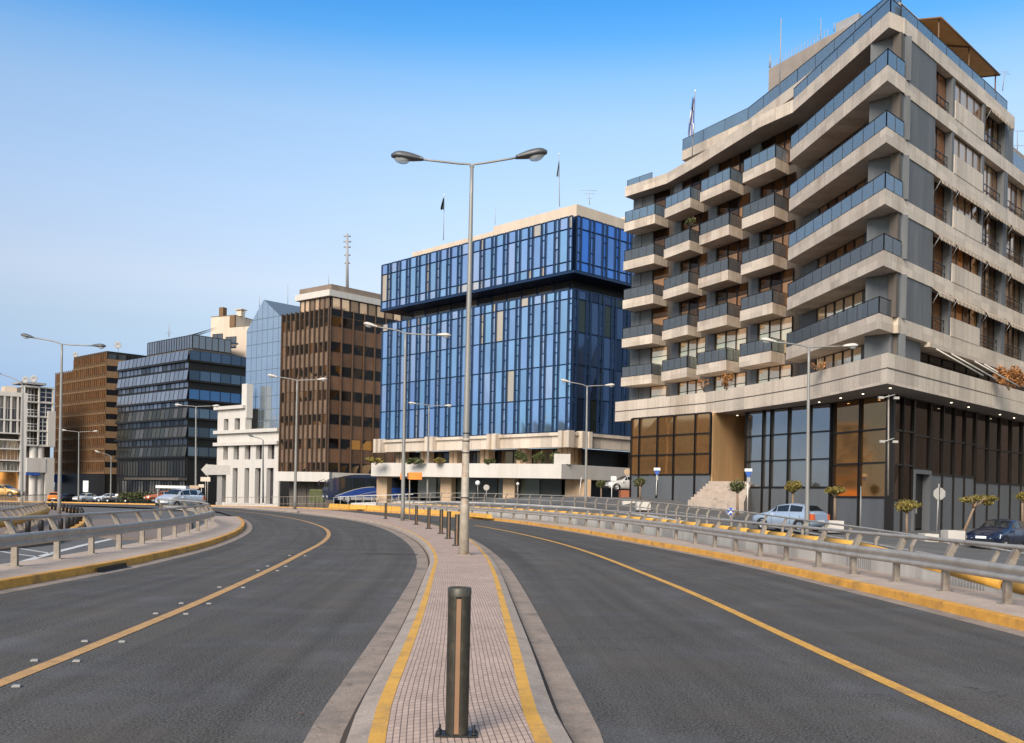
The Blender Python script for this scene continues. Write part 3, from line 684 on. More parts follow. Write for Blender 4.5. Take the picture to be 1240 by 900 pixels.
# ---- right face
W_ = Windows(hotel, [M['g_room'],M['darkframe']], 'window', 60)
def addw(f, s0,s1,z0,z1,o, **k):
    c = f.pt((s0+s1)/2,(z0+z1)/2,o)
    W_.add(lambda mb: wingeo(mb,f,s0,s1,z0,z1,o,**k), c, (s1-s0)*(z1-z0)**.5)
S = 30.; Send = 18.8
CT = [(1.,1.,1.),(1.25,1.3,1.35),(.5,.42,.36),(.8,.65,.5),(1.5,1.5,1.5)]
for i,zt in enumerate(ZT):
    s1 = Send if i == 0 else S
    mb = MB(); fbox(mb, FR, -.02, s1, zt-bt, zt, -1.9, 0); 
    mb.build('floor_band', M['stone'], hotel)
levels = [(ZT[i+1], ZT[i]-bt) for i in range(5)]      # storey: floor top z, ceiling z
for i,(za,zb) in enumerate(levels):
    mb = MB(); fbox(mb, FR, .0, 4.83, za, zb, -1.9, -.06); mb.build('grey_wall_panel', M['greyslab'], hotel)
    mb = MB(); fbox(mb, FR, -.3, -.003, za, zb, -.5, -.03); mb.build('corner_post', M['greydark'], hotel)
    prs = [(7.42,7.75,-.02),(12.75,13.15,-.04),(17.3,17.75,-.02),(16.95,17.3,-.03)]+([(17.75,18.8,-.05)] if i == 0 else [(22.2,22.6,-.02),(26.8,27.2,-.02)])
    for a_,b_,o_ in prs:
        mb = MB(); fbox(mb, FR, a_, b_, za, zb, -1.9 if o_ > -.5 else -1.74, o_); mb.build('pier', M['greydark'] if o_ < -.5 else M['greyslab'], hotel)
    mb = MB(); fbox(mb, FR, 7.76, 12.74, za, za+1.12, -.6, .03); mb.build('spandrel', M['stone'], hotel)
    dk = [random.choice(CT) for _ in range(12)]
    addw(FR, 4.9, 7.38, za+.05, zb-.05, -.48, nx=2, tints=[(.55,.42,.3),(.9,.6,.4)])
    addw(FR, 7.8, 12.7, za+1.14, zb-.04, -.2, nx=4, tints=[CT[1],(1.3,1.35,1.4),CT[1],CT[0]] if i<3 else [CT[3],(1.4,.8,.3),CT[2],(1.3,1.,.6)])
    addw(FR, 13.2, 16.9, za+.05, zb-.05, -.5, nx=4, tints=dk[:4])
    for (q0,q1) in [(4.85,7.4),(13.2,16.95)]+([] if i==0 else [(17.8,22.1),(22.65,26.7)]):
        mb = MB(); fbox(mb, FR, q0,q1, za+.86, za+.90, -.3,-.25); fbox(mb, FR, q0,q1, za+.42, za+.45, -.3,-.26); fbox(mb, FR, q0,q1, za+.1, za+.13, -.3,-.26)
        k = int((q1-q0)/.55)
        for u in range(k+1): fbox(mb, FR, q0+(q1-q0)*u/k-.015, q0+(q1-q0)*u/k+.015, za, za+.88, -.295,-.265)
        mb.build('window_railing', M['black'], hotel)
    if i:
        addw(FR, 17.8, 22.15, za+.05, zb-.05, -.5, nx=4, tints=dk[4:8]); addw(FR, 22.65, 26.75, za+.05, zb-.05, -.5, nx=4, tints=dk[8:])
        addw(FR, 27.3, 29.9, za+.05, zb-.05, -.5, nx=3, tints=dk[2:])
    # awnings
    if i >= 2 or i == 0:
        for (q0,q1) in ([(13.2,17.2)] if i==0 else [(4.9,7.35),(7.8,12.7),(13.25,17.2),(17.85,22.1)]):
            mb = MB(); n = int((q1-q0)/.3); zz = zb
            for u in range(n):
                a0 = q0+(q1-q0)*u/n; a1 = q0+(q1-q0)*(u+1)/n
                mb.face([FR.pt(a0,zz-.02,-.02),FR.pt(a1,zz-.02,-.02),FR.pt(a1,zz-.32,.35),FR.pt(a0,zz-.32,.35)], 0, ((1.1,1.08,1.),(.75,.7,.65))[u%2])
                mb.face([FR.pt(a0,zz-.32,.35),FR.pt(a1,zz-.32,.35),FR.pt(a1-.02,zz-.5,.36),FR.pt((a0+a1)/2,zz-.56,.36),FR.pt(a0+.02,zz-.5,.36)], 0, ((1.1,1.08,1.),(.75,.7,.65))[u%2])
            o = mb.build('awning', M['awning'], hotel)
            md = o.modifiers.new('s','SOLIDIFY'); md.thickness = .015
            for q in (q0,q1):
                mb = MB(); mb.tube([FR.pt(q,zz-.9,-.02),FR.pt(q,zz-.3,.34)], .02, 5); mb.build('bracket', M['grey'], o)
# end wall of the tall part and the lower wing roof
mb = MB(); fbox(mb, FR, 18.8, 30, 25.16, 25.9, -1.2, -.9); mb.build('wing_parapet', M['stone'], hotel)
mb = MB(); fbox(mb, FR, 18.9, 30, 25.2, 26.3, -.25, -.2); mb.build('wing_railing', M['rail_blue'], hotel)
# ---- corner balconies (long)
def railing(poly, z, h, m, parent, cap='black', panels=1.4, t=.03):
    g = MB(); f = MB()
    for a,b in zip(poly, poly[1:]):
        a = Vector(a); b = Vector(b); d = (b-a); l = d.length; d.normalize(); n = Vector((-d.y,d.x))*t/2
        k = max(1, int(round(l/panels)))
        for i in range(k):
            p = a+d*(l*i/k+.03); q = a+d*(l*(i+1)/k-.03)
            g.box8([(p.x-n.x,p.y-n.y,z+.06),(q.x-n.x,q.y-n.y,z+.06),(q.x+n.x,q.y+n.y,z+.06),(p.x+n.x,p.y+n.y,z+.06),(p.x-n.x,p.y-n.y,z+h-.05),(q.x-n.x,q.y-n.y,z+h-.05),(q.x+n.x,q.y+n.y,z+h-.05),(p.x+n.x,p.y+n.y,z+h-.05)])
        for i in range(k+1):
            p = a+d*(l*i/k); f.box(p.x-.025,p.x+.025,p.y-.025,p.y+.025,z,z+h)
        for zz in (z+.04, z+h): f.tube([(a.x,a.y,zz),(b.x,b.y,zz)], .03, 5)
    o = g.build('glass_railing', m, parent); f.build('rail_frame', M[cap], o); return o
def balcony(T, L, dp, zt, thick, railm, cham=.5, endm=None, label=None, panels=1.3):
    T = Vector(T); L = Vector(L); d = (L-T).normalized()
    q = [T, L, L+d3*dp, T+d3*dp]
    mb = MB(); A = q
    z0 = zt-thick
    # hollow slab with sloped underside at the far end
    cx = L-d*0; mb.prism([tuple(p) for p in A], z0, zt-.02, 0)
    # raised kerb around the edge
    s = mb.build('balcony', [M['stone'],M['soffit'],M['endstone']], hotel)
    me = s.data
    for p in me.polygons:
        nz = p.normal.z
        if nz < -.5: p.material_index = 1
        elif abs(nz) < .5 and (p.normal.x*d.x+p.normal.y*d.y) < -.6: p.material_index = 2  # right-facing ends take an orange version of the marble
    i_ = .06
    T2 = T-(-d*i_)+d3*i_; L2 = L-d*i_+d3*i_
    railing([tuple(T2+d3*(dp-.1)), tuple(T2), tuple(L2), tuple(L2+d3*(dp-.1))], zt-.02, .92, railm, s, panels=panels)
    return s
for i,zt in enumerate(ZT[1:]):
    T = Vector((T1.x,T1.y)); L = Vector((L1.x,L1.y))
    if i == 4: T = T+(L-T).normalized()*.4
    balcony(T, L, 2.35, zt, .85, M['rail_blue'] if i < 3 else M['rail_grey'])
    # wall behind: grey pier next to corner, window row, grey end panel
fW = Face(tuple(WA), (WB-WA)); lw = (WB-WA).length
for i,(za,zb) in enumerate(levels+[(8.4, ZT[5]-bt)]):
    for a_,b_,o_ in ((.0,.7,.12),(2.0,4.2,.10),(lw-2.4,lw,.10)):
        mb = MB(); fbox(mb, fW, a_, b_, za, zb, -.3, o_); mb.build('grey_wall_panel', M['greyslab'], hotel)
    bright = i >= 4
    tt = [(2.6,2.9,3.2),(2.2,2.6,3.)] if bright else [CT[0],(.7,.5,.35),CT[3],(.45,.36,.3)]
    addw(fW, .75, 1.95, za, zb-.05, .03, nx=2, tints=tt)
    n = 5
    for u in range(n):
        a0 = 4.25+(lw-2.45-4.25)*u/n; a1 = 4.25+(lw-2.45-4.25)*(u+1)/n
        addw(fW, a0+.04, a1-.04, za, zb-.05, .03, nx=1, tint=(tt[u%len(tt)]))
# ---- middle wing bays
for b,(t,l) in enumerate(zip(tips, lefts)):
    t2 = t+d3*dep; l2 = l+d3*dep
    nxt = tips[b+1]+d3*dep if b < 3 else l2
    f = Face(tuple(t2), (l2-t2)); lb = (l2-t2).length
    prev = lefts[b-1]+d3*dep if b else WB
    g = Face(tuple(prev), (t2-prev)); lg = (t2-prev).length
    for i,zt in enumerate(ZT[1:]):
        rm = M['rail_blue'] if i < 1 else (M['rail_brown'] if b < 3 and False else M['rail_grey'])
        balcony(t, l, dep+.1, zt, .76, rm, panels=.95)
    for i,(za,zb) in enumerate(levels+[(8.4, ZT[5]-bt)]):
        mb = MB(); fbox(mb, f, lb-.7, lb+.35, za, zb+.1, -.3, .22); mb.build('grey_pier', M['greyslab'], hotel)
        if b == 3:
            mb = MB(); fbox(mb, f, 1.6, lb-.71, za, zb+.1, -.3, .15); mb.build('grey_wall_panel', M['greyslab'], hotel)
        if 0: mb.build('grey_wall_panel', M['greyslab'], hotel)
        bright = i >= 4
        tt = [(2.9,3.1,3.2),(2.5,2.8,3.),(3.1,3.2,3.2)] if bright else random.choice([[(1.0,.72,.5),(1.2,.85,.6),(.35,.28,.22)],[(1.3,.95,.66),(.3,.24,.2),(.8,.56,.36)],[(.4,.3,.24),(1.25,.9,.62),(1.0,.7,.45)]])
        e = lb-.75 if b < 3 else 1.55
        n = 3 if b < 3 else 1
        for u in range(n):
            a0 = -lg*.55+(e+lg*.55)*u/n; a1 = -lg*.55+(e+lg*.55)*(u+1)/n
            ts_ = tt[u%3]; hd_ = tuple(c_*(.22 if not bright else .8) for c_ in ts_)  # upper pane darkened: head shadow and reflected balcony underside painted into the tint
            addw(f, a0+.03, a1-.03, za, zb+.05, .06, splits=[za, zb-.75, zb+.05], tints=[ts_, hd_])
W_.done()
# air conditioning units and balcony furniture
for k,(f_,s_,z_,o_) in enumerate([]+[(Face(tuple(tips[b]+d3*dep),(lefts[b]-tips[b])),1.6,ZT[1+q]+.05,1.0) for b,q in ((0,1),(1,3),(2,2),(3,0),(0,3),(2,4),(1,0))]):
    ac = MB(); fbox(ac, f_, s_, s_+.8, z_, z_+.6, o_, o_+.3); a_ = ac.build('air_conditioner', M['white'], hotel)
    ac = MB(); fbox(ac, f_, s_+.15, s_+.55, z_+.08, z_+.52, o_+.302, o_+.31); ac.build('fan_grille', M['grey'], a_)
# ---- roof slab following the front, stepped terraces and railings
rl = [H(1077,14,27.95+.5), H(960,121,28.45), H(920,139.5,28.45), H(848,186,28.45), H(808,209.5,28.45), H(757,226.5,28.45)]
rl = [(p.x,p.y) for p in rl]
cin = Vector((c0.x,c0.y))
inner = [tuple(Vector(rl[-1])+d3*9)]+[tuple(cin+RD*12+inn*1.5)]+[tuple(cin+RD*.1)]
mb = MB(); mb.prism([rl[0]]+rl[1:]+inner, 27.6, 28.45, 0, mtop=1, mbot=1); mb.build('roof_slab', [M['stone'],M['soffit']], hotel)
railing([tuple(Vector(rl[0])+d3*2.3), tuple(Vector(rl[0])+d3*.15), tuple(Vector(rl[1])+d3*.15)], 28.45, .8, M['rail_blue'], hotel, panels=2.2)
q = [tuple(Vector(p)+d3*.3) for p in rl[2:]]
railing([q[-1], tuple(Vector(q[-1])+(Vector(q[-2])-Vector(q[-1]))*.6)], 28.45, .6, M['rail_blue'], hotel, panels=1.5)
# glazed rail along the right roof edge
ro = [FR.pt(s,0,-.15) for s in (-.1, 17.6)]
railing([(ro[0].x,ro[0].y),(ro[1].x,ro[1].y)], ZT[0]+.02, .75, M['rail_blue'], hotel, panels=2.1)
# penthouse set back
ph = [H(1090,2,31.2), H(965,100,31.2), H(905,146,31.2), H(826,183,31.2)]
ph = [(tips[3].x*0+p.x, p.y) for p in ph]
php = ph+[tuple(Vector(ph[-1])+d3*9), tuple(Vector(ph[0])+d3*5.5)]
mb = MB(); mb.prism([(p[0]+d3.x*.8,p[1]+d3.y*.8) for p in ph]+php[-2:], 28.3, 30.4, 1); mb.prism(php, 30.4, 31.2, 0); pen = mb.build('penthouse', [M['stone'],M['greydark']], hotel)
railing([tuple(Vector(ph[-1])+d3*3)]+[tuple(Vector(p)+d3*.1) for p in ph[::-1]], 31.2, 1.0, M['rail_blue'], pen, panels=2.3)
# plant room above
pr = [H(1028,32,34.4), H(1000,45,34.4), H(931,84,34.4)]
pr = [(p.x,p.y) for p in pr]; mb = MB(); mb.prism(pr+[tuple(Vector(pr[-1])+d3*6), tuple(Vector(pr[0])+d3*6)], 31.1, 34.4, 0)
mb.build('plant_room', M['soffit'], hotel)
mb = MB(); a = Vector(pr[1]); b = Vector(pr[2])
for u in range(19):
    p = a+(b-a)*u/18+d3*.3; mb.tube([(p.x,p.y,34.3),(p.x,p.y,35.1)], .02, 4)
mb.build('roof_spikes', M['steel'], hotel)
p = H(1018,35,34.4); mb = MB(); q = Vector(pr[0])+d3*1.5; q2 = Vector(pr[1])+d3*1.5; mb.prism([tuple(q),tuple(q2),tuple(q2+d3*3),tuple(q+d3*3)], 34.4, 35.9, 0); mb.build('stair_head', M['grey'], hotel)
# ochre canopy over the roof terrace
mb = MB(); z = 30.6
A_ = [FR.pt(6,z+.15,-.3),FR.pt(16.5,z+.1,-.3),FR.pt(16.5,z+.9,-5),FR.pt(6,z+1.2,-5)]
mb.face(A_); mb.face([p+Vector((0,0,.06)) for p in A_][::-1]); cn = mb.build('canopy', M['awn'], hotel)
mb = MB(); mb.tube([A_[0],A_[1]], .07, 6); mb.tube([A_[0],A_[3]], .06, 6); mb.tube([A_[1],A_[2]], .06, 6)
for s in (6.2,11.3,16.3): mb.tube([FR.pt(s,28.5,-.5),FR.pt(s,z+.15,-.5)], .045, 6)
mb.tube([FR.pt(11,z+.1,-.35),FR.pt(9.2,z+.4,-2.8)], .05, 6); mb.build('canopy_frame', M['roofbrown'], cn)
# ---- podium band, soffit, lights
pod = gf+[tuple(fR)]+[tuple(Vector(fR)+Vector((-RD.y,RD.x))*14)]+[(gf[0][0]+9,gf[0][1]+8)]
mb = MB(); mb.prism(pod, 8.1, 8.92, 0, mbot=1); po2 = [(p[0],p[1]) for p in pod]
mb.prism(po2, 8.95, 9.75, 0)
mb.build('podium_band', [M['stone'],M['soffit']], hotel)
inn2 = [tuple(Vector(p)+d3*.08) for p in gf]+[tuple(Vector(fR)-d3*.2)]+pod[-2:]
mb = MB(); mb.prism([tuple(Vector(p)*.999+d3*.03) for p in gf]+[(fR.x-.03,fR.y)]+pod[-2:], 8.90, 8.97, 0); mb.build('band_joint', M['greydark'], hotel)
for x,y in ((968,493),(992,487),(1018,482),(1045,477),(1048,484),(1078,470),(1127,488.5),(1152,487.5),(1148,493.5),(1173,493),(1211,502),(1228,506),(893,503),(850,507),(905,508)):
    p = H(x,y,8.09); mb = MB(); mb.lathe([(0,0),(.06,0),(.06,-.03),(.0,-.035)], (p.x,p.y,8.09), 10); mb.build('downlight', M['downlight'], hotel)
# terrace level behind the band
# struts of folded awnings on the terrace
for s in (5.0,7.4,11.4,13.2,17.5):
    mb = MB(); mb.tube([FR.pt(s,11.0,-.1),FR.pt(s+2.0,9.3,2.2)], .05, 6); mb.build('awning_arm', M['steel'], hotel)
mb = MB(); fbox(mb, FR, 4.2, 22, 10.85, 11.1, -.2, .15); mb.build('awning_roll', M['awning'], hotel)
tw = MB(); 
mb = MB(); fbox(mb, FR, .0, 4.2, 8.4, 11.1, -1.9, -.4); mb.build('grey_wall_panel', M['greyslab'], hotel)
for u in range(9):
    mb = MB(); wingeo(mb, FR, 4.4+u*2.2, 6.5+u*2.2, 8.4, 11.0, -1.65, tint=(.5,.5,.5)); mb.build('window', [M['g_dark'],M['darkframe']], hotel)
# ---- ground floor glazing
gl = [H(766,507,8.1), H(862,499.5,8.1), H(905,499,8.1), H(1008,488,8.1), H(1079,477.5,8.1)]
gl = [Vector((p.x,p.y)) for p in gl]
def glazed(f, s0, s1, zg, cols, mlist, name='shop_window', bays=None, zt=8.09, tints=None, plinth=1.85, rows=(.34,.67)):
    bays = bays or [s0+(s1-s0)*i/cols for i in range(cols+1)]
    zp = zg+plinth
    for i in range(len(bays)-1):
        a,b = bays[i],bays[i+1]
        zs = [zp]+[zp+(zt-zp)*r for r in rows]+[zt]
        mb = MB(); wingeo(mb, f, a+.02, b-.02, zp, zt, 0, splits=zs, fw=.13, fd=.12, tint=(tints[i%len(tints)] if tints else (1,1,1)), jit=.01)
        o = mb.build(name, mlist, hotel)
        mb = MB(); fbox(mb, f, a+.07, b-.07, zg-1.8, zp-.06, -.1, .03); mb.build('plinth_panel', M['greypanel'], hotel)
        mb = MB(); fbox(mb, f, a-.08, a+.06, zg-1.8, zt, .03, .12); mb.build('mullion', M['darkframe'], hotel)
fA = Face(tuple(gl[0]), (gl[1]-gl[0])); lA = (gl[1]-gl[0]).length
glazed(fA, 0, lA, 1.7, 5, [M['g_amber'],M['darkframe']], bays=[0, lA*.11, lA*.35, lA*.56, lA*.82, lA], tints=[(1.2,1.1,1),(1,1,1),(.9,.85,.8),(1,1,1),(1.1,1,.95)])
fB = Face(tuple(gl[2]), (gl[3]-gl[2])); lB = (gl[3]-gl[2]).length
glazed(fB, 0, lB, .35, 5, [M['g_clear'],M['darkframe']], bays=[0, lB*.22, lB*.32, lB*.53, lB*.77, lB], plinth=2.3)
fC = Face(tuple(gl[3]), (gl[4]-gl[3])); lC = (gl[4]-gl[3]).length
glazed(fC, 0, lC, .1, 3, [M['g_amber'],M['darkframe']], bays=[0,.3,lC*.52,lC], plinth=1.95, tints=[(.35,.35,.35),(.42,.4,.4),(.5,.5,.5)])
fD = Face(tuple(gl[4]), RD)
mb = MB(); fbox(mb, fD, -.15, .15, -1.5, 8.1, -.2, .25); mb.build('corner_mullion', M['darkframe'], hotel)
glazed(fD, .1, 3.3, .2, 2, [M['g_brown'],M['darkframe']], plinth=1.7)
# door
da, db = 3.4, 5.9
mb = MB(); fbox(mb, fD, da, db, .15, 3.6, -.35, -.3); dr = mb.build('door', M['darkframe'], hotel)
mb = MB(); fbox(mb, fD, da-.12, da+.1, -.2, 3.8, -.3, .18); fbox(mb, fD, db-.1, db+.12, -.2, 3.8, -.3, .18); fbox(mb, fD, da+.1, db-.1, 3.55, 3.8, -.3, .18); mb.build('door_frame', M['greypanel'], dr)
mb = MB(); 
for s in (4.5,4.7): fbox(mb, fD, s, s+.05, 1.1, 1.9, -.3, -.2)
mb.build('handle', M['steel'], dr)
mb = MB(); wingeo(mb, fD, da, db, 3.85, 8.09, 0, splits=[3.85,5.9,8.09], fw=.13, fd=.12); mb.build('shop_window', [M['g_brown'],M['darkframe']], hotel)
glazed(fD, 6.1, 14, .0, 4, [M['g_brown'],M['darkframe']], plinth=3.6, tints=[(1,1,1),(.6,.6,.6),(1.4,1.2,1)], rows=(.5,))
glazed(fD, 14.1, 34, -.1, 8, [M['g_brown'],M['darkframe']], plinth=3.4, tints=[(1,1,1),(.5,.5,.5),(1.5,1.3,1.2)], rows=(.5,))
# entrance recess between gl1 and gl2
e0, e1 = gl[1], gl[2]; bk = Vector((.55,.83)).normalized()
mb = MB(); a = e0+bk*.3; b = e0+bk*4.2+Vector((1.0,-.2)); mb.face([(a.x,a.y,.5),(b.x,b.y,.5),(b.x,b.y,8.1),(a.x,a.y,8.1)]); a2 = a+Vector((.02,-.02)); b2=b
mb.prism([tuple(a), tuple(b), tuple(b+Vector((-.3,.3))), tuple(a+Vector((-.3,.3)))], 0.5, 8.1); mb.build('entrance_wall', M['travertine'], hotel)
mb = MB(); c = e1+bk*4.5; mb.prism([tuple(b), tuple(c), tuple(c+bk*.2), tuple(b+bk*.2)], .5, 8.1); mb.build('entrance_glazing', M['g_brown'], hotel)
mb = MB(); mb.prism([tuple(e1), tuple(e1+bk*4.5), tuple(e1+bk*4.5+Vector((.2,-.1))), tuple(e1+Vector((.2,-.1)))], .3, 8.1); mb.build('entrance_side_wall', M['darkframe'], hotel)
sd = (e1-e0).normalized(); sn = Vector((sd.y,-sd.x)); sn = -sn if sn.dot(-e0) < 0 else sn
mb = MB()
for k in range(8):
    z1 = 3.05-.2*k; ex = .45*k+.2
    A0 = e0-sd*(.1+.12*k)+sn*ex; A1 = e1-sd*(-.4)+sn*ex
    B1 = e1+sd*.4-sn*4; B0_ = e0-sd*(.1+.12*k)*0-sn*4
    mb.prism([tuple(A0),tuple(A1),tuple(B1 if k==0 else e1+sd*.4+sn*(ex-.47)),tuple(B0_ if k==0 else e0-sd*(.1+.12*k)+sn*(ex-.47))], .2, z1)
mb.build('steps', M['concrete'], hotel)
# lower core of the ground floor so nothing shows through
mb = MB(); core = [tuple(g+d3*3.0+Vector((0,.4))) for g in (gl[0],gl[1])]+[tuple(gl[1]+bk*6)]+[tuple(gl[2]+bk*6)]+[tuple(gl[3]+d3*1.2+Vector((0,.5))), tuple(gl[4]+Vector((.6,1.8))), tuple(gl[4]+RD*33+Vector((-.8,.8))), pod[-2], pod[-1]]
mb.prism(core, -1.5, 8.05); mb.build('core', M['darkframe'], hotel)
# ================================================================ blue glass office building
Yc = 101.; bc = P(693.5, 400, Yc); be = P(463, 400, 125.)
dL = Vector((be.x-bc.x, be.y-bc.y)).normalized(); lenL = math.hypot(be.x-bc.x, be.y-bc.y); dR = Vector((-dL.y, dL.x)); dR = -dR if dR.y < 0 else dR
zpx = lambda y, x=694, Y=Yc: P(x,y,Y).z
BL = Face((bc.x,bc.y), dL); BR = Face((bc.x,bc.y), dR); lenR = 16.
blue = thing('glass_office', (bc.x,bc.y,0), 'office block of blue mirror glass with a black gap below its overhanging top floors', 'building')
z_top, z_boxb, z_lowt, z_bot = zpx(261), zpx(328.3), zpx(349), zpx(522.3)
ze = [z_lowt, zpx(401), zpx(440.5), zpx(481), z_bot]
def quadpoly(a,b,off=0): 
    p = [a.pt(-0,0,0)]; return p
def block(mb, off, z0, z1, m=0, lr=lenR, l0=lenL):
    # off<0 is set back
    c = Vector((bc.x,bc.y))+BL.n*off+BR.n*off
    e = Vector((bc.x,bc.y))+dL*l0+BL.n*off; r = Vector((bc.x,bc.y))+dR*lr+BR.n*off
    e2 = e+dR*(lr)-BL.n*off*0; 
    mb.prism([tuple(c), tuple(e), tuple(e+dR*lr), tuple(r)], z0, z1, m)
mb = MB(); block(mb, -.35, z_bot, z_lowt-.1, 0, lenR-.4, lenL-.4); mb.build('lower_core', M['blueframe'], blue)
mb = MB(); block(mb, -2.2, z_lowt-.1, z_boxb+.3, 0, lenR-2, lenL-2); mb.build('recessed_storey', M['darkframe'], blue)
mb = MB(); block(mb, -.2, z_boxb, z_top-.05, 0, lenR-.4, lenL-.4); mb.build('upper_core', M['blueframe'], blue)
Wb = Windows(blue, [M['g_blue'],M['blueframe']], 'window', 98)
Wn = Windows(blue, [M['g_navy'],M['blueframe']], 'side_window', 98)
def tintb():
    r = random.random()
    if r < .06: return (2.6,1.25,.62)
    if r < .10: return (2.3,1.45,.9)
    if r < .26: return (1.4,1.15,1.02)
    v = random.uniform(.86,1.08); return (v,v*random.uniform(.95,1.1),v)
def curtain(fc, length, zs, n, W, off, short=None, dark=False, random_=tintb, strip_=.32):
    w = length/n
    for i in range(n):
        a = i*w
        for j in range(len(zs)-1):
            z1,z0 = zs[j],zs[j+1]
            def fn(mb, a=a, z0=z0, z1=z1, t=random_(), t2=random_()):
                s = a+w*strip_
                wingeo(mb, fc, s+.05, a+w-.05, z0, z1, off, tint=t, fw=.13, fd=.10, jit=.012)
                cuts = [z0, z0+(z1-z0)*random.uniform(.25,.45), z0+(z1-z0)*random.uniform(.7,.85), z1] if z1-z0 > 2 else [z0,z1]
                wingeo(mb, fc, a+.05, s-.1, z0, z1, off+.01, splits=cuts, tint=t2, fw=.1, fd=.11, jit=.012)
            c = fc.pt(a+w/2,(z0+z1)/2,off); W.add(fn, c, w*(z1-z0)**.5)
curtain(BL, lenL, [z_top-.05, z_top-1.3, z_boxb+1.0, z_boxb+.05], 17, Wb, .25)
curtain(BL, lenL, [ze[0]-.05, ze[0]-1.0, ze[1], ze[2], ze[3], ze[4]], 17, Wb, 0)
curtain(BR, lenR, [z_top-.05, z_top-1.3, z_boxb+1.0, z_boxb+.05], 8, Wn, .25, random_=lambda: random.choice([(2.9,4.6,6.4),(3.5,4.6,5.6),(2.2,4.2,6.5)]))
curtain(BR, lenR, [ze[0]-.05, ze[0]-1.0, ze[1], ze[2], ze[3], ze[4]], 8, Wn, 0, random_=lambda: random.choice([(1,1,1),(.5,.6,.7),(1.6,1.7,1.8),(1.2,1.0,.5)]))
Wb.done(); Wn.done()
mb = MB(); block(mb, .32, z_boxb-.22, z_boxb+.02, 0, lenR+.2, lenL+.1); mb.build('overhang_soffit', M['blueframe'], blue)
for k in range(12):
    mb = MB(); wingeo(mb, BL, 2.6+k*2.45, 4.9+k*2.45, z_lowt, z_boxb-.3, -2.15, tint=random.choice([(1.2,1,.8),(2.4,2,1.6),(.8,.8,.8)])); mb.build('recessed_window', [M['g_dark'],M['blueframe']], blue)
# roof parapet
mb = MB(); s96 = BL.s_at(596, 270)
c = lambda f,s,o: (f.pt(s,0,o).x, f.pt(s,0,o).y)
z31 = zpx(246.5)
mb.prism([c(BL,.0,-.2), c(BL,s96,-.2), tuple(Vector(c(BL,s96,-.2))+dR*(lenR-1)), c(BR,lenR-1,-.2)], z_top, z31); mb.prism([c(BL,s96+.01,-.2), c(BL,BL.s_at(497.5,310),-.2), tuple(Vector(c(BL,BL.s_at(497.5,310),-.2))+dR*(lenR-1)), tuple(Vector(c(BL,s96+.01,-.2))+dR*(lenR-1))], z_top, z31-.5)
mb.prism([c(BR,10,-.5),c(BR,13,-.5),tuple(Vector(c(BR,13,-.5))+dL*4),tuple(Vector(c(BR,10,-.5))+dL*4)], z31+.003, z31+1.1)
mb.build('roof_parapet', M['cream'], blue)
# concrete beam with bracket blocks
zb0, zb1 = zpx(541.5), zpx(523.5)
mb = MB(); f = BL
for fc,ln,ps in ((BL,lenL+.3,(0.3,11.5,22.2,32.2)),(BR,lenR,(1.5,9.6,15.5))):
    fbox(mb, fc, -.6 if fc is BL else .0, ln, zb0, zb1-.35, -.6 if fc is BL else -.6, .55)
    fbox(mb, fc, -.7 if fc is BL else .0, ln, zb1-.348, zb1-.02, -.6, .8)
mb.build('edge_beam', M['stone'], blue)
for fc,ps in ((BL,(-.2,10.7,21.6,31.9)),(BR,(1.2,13.6))):
    for s in ps:
        mb = MB(); fbox(mb, fc, s-.75, s-.25, zb0-.08, zb1+.1, .4, 1.25); fbox(mb, fc, s+.25, s+.75, zb0-.08, zb1+.1, .4, 1.25); fbox(mb, fc, s-.25, s+.25, zb0-.05, zb1+.05, .4, .9); mb.build('bracket_block', M['stone'], blue)
# recessed first floor with columns, terrace and ground floor
mb = MB(); block(mb, -2.6, .2, zb0+.1, 0, lenR, lenL-1); mb.build('ground_core', M['darkframe'], blue)
ter = [H(450,560,4.9), H(680,561.8,4.9), H(767,571,4.9)]
A0 = P(449.6,560,106); A1 = P(680,561.5,97.); A2 = P(775,572,107)
tz0, tz1 = P(680,579.6,97).z, P(680,561.8,97).z
mb = MB(); mb.prism([(A0.x,A0.y),(A1.x,A1.y),(A2.x,A2.y),(A2.x-3,A2.y+9),(A0.x+2,A0.y+18)], tz0, tz1-.01); mb.build('terrace', M['white_stone'], blue)
for k in range(15):
    mb = MB(); wingeo(mb, BL, .6+k*2.1, 2.6+k*2.1, tz1, zb0, -2.5, tint=random.choice([(1,.9,.7),(2.2,1.6,.9),(.6,.6,.6)])); mb.build('terrace_window', [M['g_dark'],M['darkframe']], blue)
for fc,ps in ((BL,(2.3,8.5,14.5,20,25.5,30.5)),(BR,(2.0,12.5))):
    for s in ps:
        mb = MB(); fbox(mb, fc, s-.7, s-.1, tz1, zb0+.05, -2.2, -1.2); fbox(mb, fc, s+.1, s+.7, tz1, zb0+.05, -2.2, -1.2); fbox(mb, fc, s-.1, s+.1, tz1, zb0, -2.2, -1.4); mb.build('column', M['stone_warm'], blue)
fT = Face((A1.x,A1.y), (A0.x-A1.x, A0.y-A1.y)); lT = math.hypot(A0.x-A1.x, A0.y-A1.y)
for s in (1.0,-5.6):
    pass
for x in (616,699,462.5,540):
    fc = fT; s = fc.s_at(x, 590, -2.0) if x < 690 else None
    mb = MB()
    if s is not None: fbox(mb, fc, s-.75, s+.55, .5, tz0, -2.8, -1.8)
    else:
        p = P(700,590,100); mb.box(p.x-1.3,p.x+1.3,p.y,p.y+1.2,.5,tz0)
    mb.build('column', M['stone_warm'], blue)
